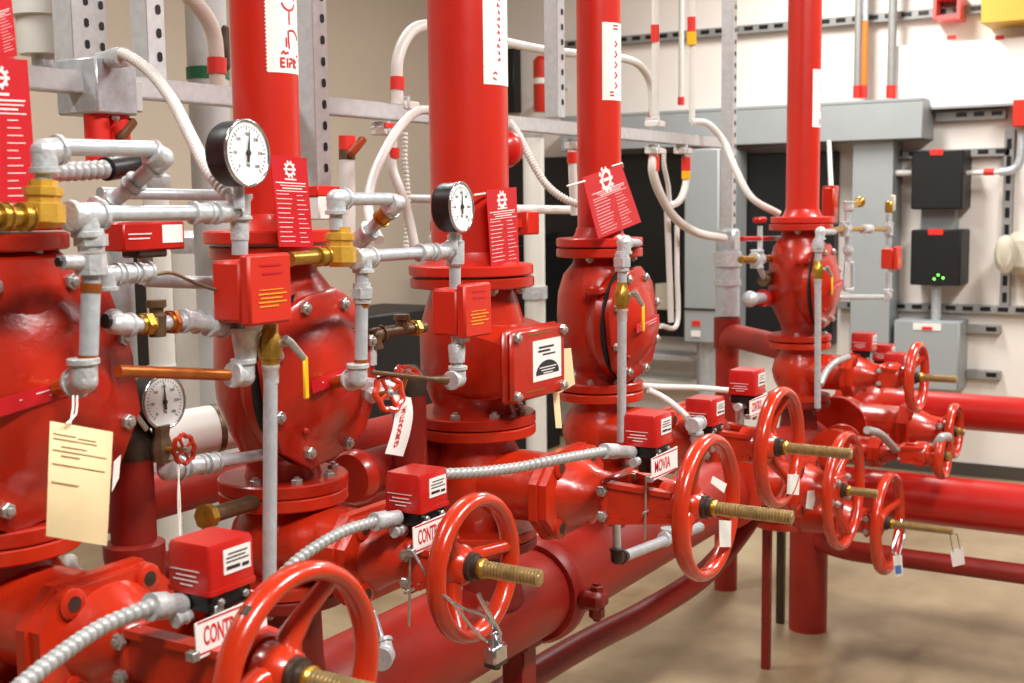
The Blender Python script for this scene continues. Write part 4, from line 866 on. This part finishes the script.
# valve stand between second riser and strut
t = thing('standpipe', W(348, 195, 1.95), 'white standpipe with red cap and brown lever behind the slotted strut', 'pipe')
a, b2 = W(348, 260, 1.98), W(347, 160, 1.98); MB().cyl(a, b2, .020, seg=18).build('pipe', WCON, t); MB().cyl(b2, W(347, 150, 1.98), .0205, seg=18).build('brass_ring', BRZ, t); MB().cyl(W(347, 150, 1.98), W(347, 136, 1.98), .021, seg=18).build('red_cap', TAPE, t)
a, b2 = W(350, 155, 1.95), W(364, 138, 1.93); d = (b2-a).normalized(); MB().box((a+b2)/2, ((b2-a).length, .016, .022), .004, ax=(d, UY, d.cross(UY))).build('lever', mat('orange_lever', (170, 72, 34), .5), t)
t = thing('sticker_block', W(322, 215, 1.75), 'white and red labelled block beside the second riser tag', 'box'); MB().box(W(321, 208, 1.75), (.07, .05, .05), .003).build('block', WHT, t); MB().box(W(320, 191, 1.75), (.075, .052, .022), .002).build('red_top', TAPE, t)
t = thing('red_clip_box', W(525, 222, 1.6), 'small red box behind the tag on the thickest riser', 'box'); MB().box(W(525, 223, 1.6), (.06, .05, .058), .003).build('box', BOXR, t); c = W(525, 223, 1.6); MB().box(((c.x+RX[2])/2, 1.60, c.z), (c.x-RX[2], .02, .02)).build('arm', BOXR, t)
t = thing('alarm_bell', W(512, 155, 1.72), 'red rounded bell peeking from behind the thickest riser', 'bell'); c = W(508, 149, 1.72); MB().lathe(c+UY*.02, V((-.3, -1, 0)), [(0, .045), (.02, .05), (.04, .042), (.055, .02)], 26).build('gong', RBOX, t); MB().cyl(c+UY*.02, c+UY*.215, .012, seg=10).build('bracket', DARKI, t); MB().box(c+V((0, .215, .05)), (.03, .012, .16)).build('hanger', DARKI, t)
# ------------------------------------------------------------------ left background plant
t = thing('white_cylinder', W(42, 64, 2.6), 'stepped white cylinder hanging at the upper left behind the tags', 'tank'); p = W(44, 55, 2.6)
MB().lathe((p.x, 2.6, p.z), UZ, [(0, .05), (.0, .058), (.09, .062), (.092, .075), (.4, .078), (.9, .078), (1.3, .05)], 30).build('shell', INSU, t); MB().cyl((p.x, 2.6, p.z-.08), (p.x, 2.6, p.z), .03, seg=16).build('outlet', FIT, t)
t = thing('grey_standpipe', W(212, 240, 2.5), 'grey vertical pipe with green band left of the arrows sticker riser', 'pipe'); p = W(208, 76, 2.5)
MB().cyl((p.x, 2.5, 0), (p.x, 2.5, ZC), .055, seg=24).build('pipe', mat('pale_grey_pipe', (196, 198, 196), .5), t); MB().cyl((p.x, 2.5, p.z-.01), (p.x, 2.5, p.z+.022), .058, seg=24).build('green_band', GREEN, t)
MB().box((p.x+.0, 2.43, p.z+.07), (.025, .02, .12), .008).build('lever', mat('dark_brown_lever', (72, 50, 32), .5), t)
flex([W(186, -6, 2.3), W(203, 12, 2.3), W(214, 35, 2.3), W(217, 70, 2.3), W(217, 95, 2.3)], .02, 'pinkish white conduit with red band bending down to the strut at the upper left', mat('warm_conduit', (214, 196, 184), .5), smooth=True, bands=((W(217, 58, 2.3), W(217, 74, 2.3), TAPE),))
for px, Y, r, top, lab in ((190, 2.9, .05, 1.55, 'white vertical pipe far behind the bypass trim'), (160, 3.3, .045, 1.75, 'pale vertical pipe far behind the leftmost trim'), (122, 2.7, .035, 1.6, 'grey vertical pipe behind the leftmost valve'), (440, 3.2, .04, 1.5, 'pale vertical pipe far behind the boxy valve'), (535, 3.0, .05, 2.0, 'grey vertical pipe behind the gap between boxy valve and slim riser')):
    p = W(px, 300, Y); t = thing('background_pipe', (p.x, Y, 0), lab, 'pipe', 'pale pipes in the background'); MB().cyl((p.x, Y, 0), (p.x, Y, top), r, seg=20).build('pipe', INSU if px != 122 else GALV, t); MB().cyl((p.x, Y, top*.62), (p.x, Y, top*.62+.06), r*1.2, seg=20).build('coupling', FIT, t)
    MB().lathe((p.x, Y, top), UZ, [(0, r), (.02, r*1.2), (.05, r*1.2), (.07, r*.5)], 20).build('cap', FIT, t)
t = thing('jacketed_pipe', W(215, 450, 1.95), 'thick white jacketed pipe with brown band behind the low gauge', 'pipe')
a, b2 = W(170, 436, 2.0), W(262, 420, 1.92); MB().cyl(a, b2, .052, seg=26).build('jacket', INSU, t); d = (b2-a); MB().cyl(a+d*.45, a+d*.51, .0535, seg=26).build('band', BRZ, t); MB().tube(bent([a, a-V((.08, .02, .0)), a-V((.1, -.05, .2))], .06), .05, 18).build('elbow', INSU, t)
t = thing('rear_main', (1.2, 1.86, 1.06), 'red rear main running behind the first valves', 'pipe'); p = W(185, 488, 1.86)
MB().cyl((.9, 1.86, p.z), (2.7, 1.86, p.z), .046, seg=26).build('pipe', HEAD, t); MB().cyl((.9, 1.9, p.z-.17), (2.7, 1.9, p.z-.17), .036, seg=24).build('lower_pipe', DRED, t)
t = thing('rear_branch', W(365, 480, 1.6), 'red flanged branch pipe between second valve and padlocked wheel', 'pipe'); p = W(352, 478, 1.575)
MB().cyl(p, p+V((.55, 0, 0)), .048, seg=26).build('pipe', DRED, t); MB().lathe(p-UX*.01, UX, [(0, .03), (0, .05), (.012, .056), (.03, .056), (.034, .05)], 26).build('collar', VALVE, t)
# red drain risers
for px, y0, y1, lab in ((130, 455, 620, 'dark red drain riser with iron cap beside the buff card'), (409, 392, 480, 'dark red drain riser with iron cap behind the white hanging tag')):
    p = W(px, y0, 1.5); q = W(px, y1, 1.5); t = thing('drain_riser', (p.x, 1.5, q.z), lab, 'pipe', 'dark red drain risers')
    r = .035; MB().cyl((p.x, 1.5, q.z), (p.x, 1.5, p.z), r, seg=26).build('pipe', DRED, t)
    MB().lathe((p.x, 1.5, p.z-.005), UZ, [(0, r*1.02), (.03, r*1.08), (.045, r*.9), (.06, r*.5)], 26).build('cap', DARKI, t)
    if px == 130: MB().lathe((p.x, 1.5, p.z-.17), UZ, [(-.06, r*1.05), (-.06, r*1.3), (.0, r*1.3), (.012, r*1.36), (.03, r*1.36), (.034, r*1.05)], 26).build('coupling', DRED, t)
# white conduit bend low left, bronze union
flex([W(70, 560, 1.62), W(72, 570, 1.6), W(90, 582, 1.58), W(112, 578, 1.56)], .012, 'white conduit bend below the buff card', WCON, smooth=True)
t = thing('bronze_union', W(232, 525, 1.42), 'bronze ended union poking out left of the grey drain pipe', 'fitting'); a, b2 = W(206, 517, 1.46), W(246, 520, 1.42); b2 = V((1.60, 1.475, a.z-.004)); MB().cyl(a, b2, .0135, seg=16).build('body', BRZ, t); MB().lathe(a, a-b2, [(-.012, .02), (.004, .022), (.006, .014)], 8).build('nut', BRASS, t)
# ------------------------------------------------------------------ small papers, padlock, chains
def slip(q, Y, label, name='paper_tag', m=WHT, group='small white paper tags'):
    t = thing(name, W(*q[-1], Y), label, 'tag', group); MB().prism([W(a, b, Y) for a, b in q], (0, .0008, 0)).build('paper', m, t); return t
slip([(719, 520), (731, 521), (731, 547), (720, 547)], .925, 'white paper tag inside the lower right of the long stemmed wheel')
slip([(713, 476), (727, 484), (724, 493), (711, 483)], .935, 'white paper tag stuck near the hub of the long stemmed wheel')
slip([(788, 474), (800, 475), (799, 495), (787, 494)], .99, 'white paper tag on the lower rim of the fourth handwheel')
slip([(808, 491), (817, 490), (813, 510), (806, 508)], 1.2, 'white paper tag beside the stout floor pipe')
b = V((1.66, 1.091, 1.085))
t = thing('lock_cable', W(497, 640, 1.05), 'looped steel cable tying the padlock to the handwheel', 'cable')
MB().tube(spline([W(413, 552, 1.15), W(425, 572, 1.12), W(440, 592, 1.08), W(462, 608, 1.06), W(478, 613, 1.05), W(490, 622, 1.045), W(497, 640, 1.045)]), .0026, 8).build('cable', CHR, t)
MB().tube(spline([W(452, 602, 1.06), W(470, 625, 1.05), W(485, 640, 1.045), W(497, 642, 1.045)]), .0026, 8).build('cable', CHR, t); MB().tube(spline([W(478, 594, 1.05), W(484, 606, 1.045), W(494, 622, 1.04), W(500, 634, 1.04)]), .0042, 8).build('cable_sleeve', CHR, t)
c = W(496, 655, 1.04); t = thing('padlock', c-UZ*.022, 'steel padlock hanging from the handwheel cable', 'padlock')
MB().box(c, (.040, .022, .036), .004).build('body', CHR, t); MB().box(c-UZ*.012, (.0405, .0225, .010), .002).build('lower_case', DARKI, t)
MB().tube([c+V((-.012, 0, .015)), c+V((-.012, 0, .03)), c+V((-.008, 0, .038)), c+V((.008, 0, .038)), c+V((.012, 0, .03)), c+V((.012, 0, .015))], .0034, 10).build('shackle', CHR, t)
MB().lathe(c-UZ*.019, -UZ, [(0, .008), (.004, .007)], 12).build('keyway', DARKI, t)
t = thing('lock_chain', W(897, 552, 1.05), 'thin steel chain looped on the stem of the low far wheel', 'chain'); MB().tube(spline([W(901, 520, 1.05), W(897, 535, 1.045), W(892, 550, 1.045), W(897, 556, 1.045)]), .004, 8).build('loop', CHR, t); MB().tube(spline([W(904, 520, 1.05), W(904, 536, 1.045), W(899, 556, 1.045)]), .004, 8).build('loop', CHR, t)
t = slip([(893, 556), (902, 555), (903, 575), (895, 577)], 1.04, 'small blue and white tag on the chain of the low far wheel', 'blue_tag', WHT, None); MB().prism([W(a, b, 1.0385) for a, b in ((895, 566), (901, 565), (902, 573), (896, 574))], (0, .0008, 0)).build('blue_print', BLUE, t)
t = slip([(950, 551), (963, 547), (965, 564), (953, 567)], .875, 'small white tag hanging from the stem tip of the low far wheel', group=None); MB().tube([W(953, 552, .875), W(950, 534, .875), W(957, 534, .875), W(960, 549, .875)], .0022, 8).build('wire_loop', STEEL, t)
# pipe clamp bracket behind nearest wheel
t = thing('pipe_clamp', W(390, 640, 1.33), 'galvanized clamp and pipe end behind the nearest handwheel', 'clamp'); a = W(385, 655, 1.33); fitting(t, a, [W(372, 668, 1.3)-a, W(376, 625, 1.36)-a], .014); pipe(t, W(384, 650, 1.33), W(372, 612, 1.37), .008)
# ------------------------------------------------------------------ the back wall and what hangs on it
def wbox(px0, py0, px1, py1, Xf, depth, name, m, t, bev=.004, full=True):
    """box on the back wall: front face at x = Xf seen between two pixels"""
    a = WX(px0, py0, Xf); b = WX(px1, py1, Xf)
    a.z = WX(px1, py0, Xf).z
    if depth >= .05 and full: depth = XW-.003-Xf
    return MB().box((Xf+depth/2, (a.y+b.y)/2, (a.z+b.z)/2), (depth, abs(a.y-b.y), abs(a.z-b.z)), bev).build(name, m, t)
def wthing(name, px, py, label, cat, group=None, X=7.7): return thing(name, WX(px, py, X), label, cat, group)
def wall_strut(px0, py0, px1, py1, label, h=.055, vert=False, n=None, X=7.79):
    a = WX(px0, py0, X); b = WX(px1, py1, X); t = thing('wall_strut', b, label, 'strut', 'slotted struts on the back wall')
    z = (a.z+b.z)/2; y = (a.y+b.y)/2
    if vert: MB().box((X+.03, y, z), (.06, h, abs(a.z-b.z)), .003).build('channel', STRUTD, t)
    else: MB().box((X+.03, y, z), (.06, abs(a.y-b.y), h), .003).build('channel', STRUTD, t)
    L = abs(a.z-b.z) if vert else abs(a.y-b.y); k = int(L/.1)
    for i in range(k):
        o = -L/2+.05+i*.1
        MB().box((X-.001, y+(0 if vert else o), z+(o if vert else .004)), (.002, .026 if vert else .06, .06 if vert else .026)).build('slot', BLK, t)
    return t
wall_strut(560, 44, 985, 10, 'upper slotted strut running along the back wall')
wall_strut(936, 116, 1006, 114, 'short slotted strut right of the grey wireway', .06)
wall_strut(838, 306, 1030, 310, 'slotted strut below the black wall boxes', .05)
wall_strut(885, 154, 1010, 153, 'slotted strut behind the upper black wall box', .05)
wall_strut(966, 329, 1000, 330, 'short strut beside the grey panel, upper one', .05); wall_strut(966, 374, 1000, 376, 'short strut beside the grey panel, lower one', .05)
wall_strut(1007, 128, 1007, 306, 'upright slotted strut at the right edge of the back wall', .055, vert=True)
wall_strut(345, 58, 400, 55, 'short dark strut on the wall behind the second riser', .05)
t = wthing('wireway', 780, 140, 'long pale grey wireway box along the back wall', 'wireway'); wbox(560, 97, 922, 138, 7.55, .24, 'trough', PANG, t); wbox(560, 97, 922, 100, 7.546, .04, 'lid_lip', PANG, t, .001)
t = wthing('wall_box', 937, 210, 'upper black box on the back wall with red label', 'electrical box', 'black boxes on the back wall'); wbox(912, 150, 962, 209, 7.6, .2, 'case', PANB, t, .008); wbox(930, 149, 943, 155, 7.596, .006, 'red_label', TAPE, t, .001)
t = wthing('wall_box', 937, 287, 'lower black box on the back wall with green lights', 'electrical box', 'black boxes on the back wall'); wbox(911, 230, 960, 286, 7.6, .2, 'case', PANB, t, .008); wbox(928, 229, 943, 235, 7.596, .006, 'red_label', TAPE, t, .001)
for a, b in ((938, 275), (943, 278), (934, 279)): wbox(a-1, b-1, a+1, b+1, 7.597, .006, 'indicator_light', LED, t, 0)
t = wthing('back_plate', 937, 230, 'grey mounting plate between the two black wall boxes', 'plate'); wbox(921, 208, 955, 232, 7.74, .05, 'plate', PANG, t); 
t = wthing('conduit', 936, 300, 'short grey conduit below the lower black wall box', 'conduit'); a = WX(936, 286, 7.7); b = WX(936, 322, 7.7); MB().cyl(a, b, .03, seg=16).build('pipe', GALV, t)
t = wthing('grey_column', 870, 330, 'tall pale grey wall duct left of the black boxes', 'duct'); wbox(853, 139, 888, 390, 7.62, .2, 'duct', PANG, t)
t = wthing('electrical_cabinet', 920, 390, 'pale grey electrical panel with white label behind the farthest wheel', 'electrical panel'); wbox(894, 322, 958, 392, 7.6, .2, 'cabinet', PANG, t, .01); wbox(913, 324, 941, 331, 7.596, .006, 'white_label', WHT, t, .001); wbox(922, 327, 932, 330, 7.592, .006, 'red_print', TAPE, t, 0)
t = wthing('black_board', 600, 340, 'wide black board on the back wall behind the slim riser', 'board', 'black boards on the back wall'); wbox(498, 152, 700, 338, 7.74, .08, 'board', PANB, t)
t = wthing('black_board', 760, 340, 'black board on the back wall left of the farthest riser', 'board', 'black boards on the back wall'); wbox(724, 151, 832, 345, 7.74, .08, 'board', PANB, t)
t = wthing('grey_cabinet', 700, 340, 'tall narrow grey cabinet between the black boards', 'cabinet', X=7.3); wbox(684, 148, 718, 344, 7.25, .485, 'cabinet', PANG, t, .01, False); wbox(684, 309, 719, 311, 7.243, .01, 'seam', DARKI, t, 0); wbox(692, 321, 700, 326, 7.244, .01, 'red_label', TAPE, t, 0); wbox(691, 331, 700, 337, 7.244, .01, 'white_label', WHT, t, 0)
a = WX(706, 340, 7.4); MB().cyl((7.4, a.y, 0), a, .06, seg=18).build('outlet_pipe', GALV, t)
t = wthing('cable_tray', 660, 360, 'grey horizontal tray low on the back wall', 'tray'); wbox(560, 356, 690, 362, 7.6, .2, 'upper_rail', STRUT, t); wbox(560, 384, 715, 389, 7.6, .2, 'lower_rail', INSU, t)
t = wthing('white_board', 960, 102, 'blank white board on the back wall with red corner tabs', 'board'); wbox(893, 34, 1060, 101, 7.72, .06, 'board', mat('white_board', (246, 243, 238), .5), t)
for a in (952, 1000): wbox(a-5, 35, a+4, 39, 7.715, .01, 'red_tab', TAPE, t, 0)
wbox(893, 101, 1060, 103, 7.71, .07, 'bottom_edge', PANG, t, 0)
t = wthing('yellow_box', 1005, 18, 'yellow box at the upper right corner', 'box'); wbox(982, -25, 1060, 17, 7.55, .25, 'box', YELB, t)
t = wthing('pink_frame', 946, 18, 'small pinkish red open frame on the upper strut', 'frame')
for q in ((933, -6, 936, 19), (957, -6, 960, 19), (936, 14, 957, 19), (936, -6, 957, -2)): wbox(*q, 7.68, .1, 'bar', PINK, t, .002)
t = wthing('red_box', 1020, 125, 'red box on the wall at the right edge', 'box'); wbox(1013, 98, 1050, 125, 7.6, .2, 'box', BOXR, t)
t = wthing('wall_horn', 1010, 278, 'pale tan rounded unit on the wall at the right edge', 'alarm'); wbox(1003, 232, 1050, 276, 7.62, .16, 'case', TAN, t, .05); a = WX(1006, 254, 7.6); MB().lathe(a, -UX, [(0, .11), (.03, .11), (.06, .07)], 24, sx=.55).build('cup', TAN, t)
t = wthing('conduit', 1015, 170, 'curved grey conduit at the right edge below the red wall box', 'conduit'); MB().tube(spline([WX(1000, 172, 7.7), WX(1012, 170, 7.7), WX(1020, 160, 7.7), WX(1023, 126, 7.7)]), .025, 14).build('tube', GALV, t)
t = wthing('conduit', 890, 173, 'short white conduit left of the upper black box', 'conduit'); MB().cyl(WX(884, 173, 7.7), WX(912, 173, 7.7), .02, seg=14).build('tube', WCON, t)
t = wthing('conduit', 990, 172, 'white conduit with red mark right of the upper black box', 'conduit'); MB().cyl(WX(962, 173, 7.7), WX(1003, 172, 7.7), .014, seg=14).build('tube', WCON, t); MB().cyl(WX(984, 172, 7.7), WX(994, 172, 7.7), .02, seg=14).build('red_mark', TAPE, t)
for px, m, r, lab in ((857, STRUTD, .022, 'grey conduit dropping into the wireway beside an orange one'), (864, ORG, .017, 'orange conduit dropping into the wireway'), (891, STRUTD, .026, 'grey conduit with red base right of the orange one')):
    t = wthing('conduit', px, 97, lab, 'conduit'); a = WX(px, 98, 7.68); MB().cyl(a, a+UZ*1.3, r, seg=14).build('pipe', m if px != 864 else GALV, t); MB().cyl(a, a+UZ*.075, r*1.15, seg=14).build('red_base', TAPE, t)
    if px == 864: MB().cyl(a+UZ*.075, a+UZ*.46, r*1.1, seg=14).build('orange_sleeve', ORG, t)
t = wthing('red_cylinder', 541, 110, 'red cylinder with white band on the wall between thickest and slim risers', 'cylinder'); a = WX(542, 112, 7.5); b = WX(542, 56, 7.5); MB().lathe(a, UZ, [(0, .05), (.02, .058), ((b-a).length-.03, .058), ((b-a).length, .03)], 20).build('cylinder', BOXR, t); MB().cyl(a+(b-a)*.50, a+(b-a)*.6, .06, seg=20).build('white_band', WHT, t); MB().box(a+V((.2, 0, .2)), (.36, .03, .04)).build('bracket', STRUT, t)
t = wthing('black_board', 505, 110, 'narrow black panel on the wall right of the thickest riser', 'board'); wbox(500, 48, 514, 112, 7.74, .08, 'board', PANB, t)
t = wthing('tan_block', 662, 310, 'small tan block on the wall beside the gasket seam valve', 'box'); wbox(655, 284, 671, 310, 7.6, .139, 'box', TAN, t, .004, False)
# dark plant seen between second valve and boxy valve
def dbox(px0, py0, px1, py1, Y, depth, name, label, m, cat='cabinet', floor=False):
    a = W(px0, py0, Y); b = W(px1, py1, Y); z0 = 0 if floor else b.z; t = thing(name, ((a.x+b.x)/2, Y, z0), label, cat)
    MB().box(((a.x+b.x)/2, Y+depth/2, (a.z+z0)/2), (b.x-a.x, depth, a.z-z0), .01).build('cabinet', m, t)
    MB().box(((a.x+b.x)/2, Y-.004, (a.z+z0)/2), ((b.x-a.x)*.86, .012, (a.z-z0)*.9), .004).build('door', m, t); MB().box(((a.x+b.x)/2+(b.x-a.x)*.36, Y-.014, (a.z+z0)/2), (.02, .02, .1), .004).build('handle', STEEL, t)
dbox(352, 318, 448, 412, 3.6, .4, 'dark_cabinet', 'black floor cabinet seen between second valve and boxy valve', PANB, floor=True)
dbox(505, 235, 560, 330, 4.2, .3, 'dark_cabinet', 'tall black floor cabinet seen between boxy valve and gasket seam valve', PANB, floor=True)
dbox(180, 250, 206, 330, 3.7, .3, 'dark_cabinet', 'narrow black floor cabinet far behind the bypass trim', PANB, floor=True)
# ------------------------------------------------------------------ trim around the farthest riser
f = lambda a, b, d=0: W(a, b, 1.40+d)
t = thing('trim_piping', f(888, 300), 'galvanized trim square right of the farthest valve', 'piping', 'galvanized trim piping')
r = .0125
e = f(845, 229); fitting(t, e, [UX, -UX, UZ, -UZ], r*1.1); pipe(t, f(826, 231), e, r*.9, BRASS); pipe(t, e, f(886, 229), r*.8, BRASS); coupling(t, f(862, 229), f(870, 229), r, FIT)
pipe(t, f(848, 212), f(848, 262), r); union(t, f(848, 250), UZ, r); MB().tube(bent([f(846, 262), f(844, 290), f(853, 290), f(852, 262)], .02), r*.6, 10).build('loop', GALV, t)
fitting(t, f(848, 208), [UZ, UX], r); pipe(t, f(848, 208), f(858, 203), r, BRASS); MB().ball(f(860, 202), .022, 12, 8).build('ball', BRASS, t)
fitting(t, f(889, 229), [UZ, -UX, -UZ], r*1.05); pipe(t, f(889, 214), f(889, 245), r); pipe(t, f(889, 272), f(889, 290), r); fitting(t, f(888, 296), [UZ, -UX], r*1.1); pipe(t, f(882, 297), f(838, 297), r*.9)
MB().box(f(889, 207), (.03, .03, .05), .006).build('brass_cock', BRASS, t); MB().box(f(893, 203), (.02, .02, .07), .004).build('cock_handle', TAN, t)
t = thing('trim_piping', W(757, 300, 1.62), 'small valve cluster with red handles left of the farthest valve', 'piping', 'galvanized trim piping')
g = lambda a, b, d=0: W(a, b, 1.60+d)
pipe(t, g(741, 260), g(775, 258), .013, BRASS); fitting(t, g(757, 259), [UX, -UX, UZ, -UZ], .016, m=FIT); pipe(t, g(760, 226), g(760, 255), .010, FIT); MB().box(g(760, 220), (.08, .03, .022), .006).build('red_handle', RBOX, t)
pipe(t, g(742, 239), g(782, 238), .009, RBOX, 'red_lever'); fitting(t, g(766, 280), [UZ, -UX, UX], .015, m=BRZ); pipe(t, g(757, 262), g(766, 282), .011); pipe(t, g(750, 299), g(786, 296), .02, GALV); coupling(t, g(762, 298), g(770, 298), .021, RBOX); MB().ball(g(750, 299), .03, 12, 8).build('end_cap', FIT, t)
t = thing('red_bracket', W(830, 225, 1.45), 'red rectangular bracket beside the farthest riser flange', 'bracket'); MB().box(W(830, 206, 1.47), (.06, .05, .14), .006).build('plate', VALVE, t); MB().box(W(831, 189, 1.47), (.05, .052, .025), .004).build('ear', VALVE, t); 
flex([W(829, 142, 1.7), W(830, 165, 1.6), W(831, 187, 1.5)], .010, 'thin corrugated conduit beside the farthest riser', WCON, pitch=.012)
flex([W(820, 385, 1.3), W(826, 372, 1.3), W(836, 362, 1.28), W(848, 357, 1.27)], .012, 'grey conduit curling to the far switch box', FLEX, smooth=True)
flex([W(867, 430, 1.15), W(880, 434, 1.13), W(893, 447, 1.12), W(902, 458, 1.12)], .014, 'short grey conduit drooping behind the low far wheels', FLEX, smooth=True)
flex([W(936, 447, .98), W(941, 438, .96), W(948, 437, .95)], .016, 'short grey sleeve over the smallest far wheel', FLEX, smooth=True)
flex([W(642, 386, 1.5), W(665, 387, 1.5), W(700, 388, 1.45), W(735, 391, 1.4)], .009, 'pale corrugated conduit behind the middle switch boxes', WCON, pitch=.011)
flex([W(648, 390, 1.3), W(664, 398, 1.27), W(680, 410, 1.22), W(688, 418, 1.19)], .008, 'white cable sloping down to the lower middle switch box', WCON, smooth=True)
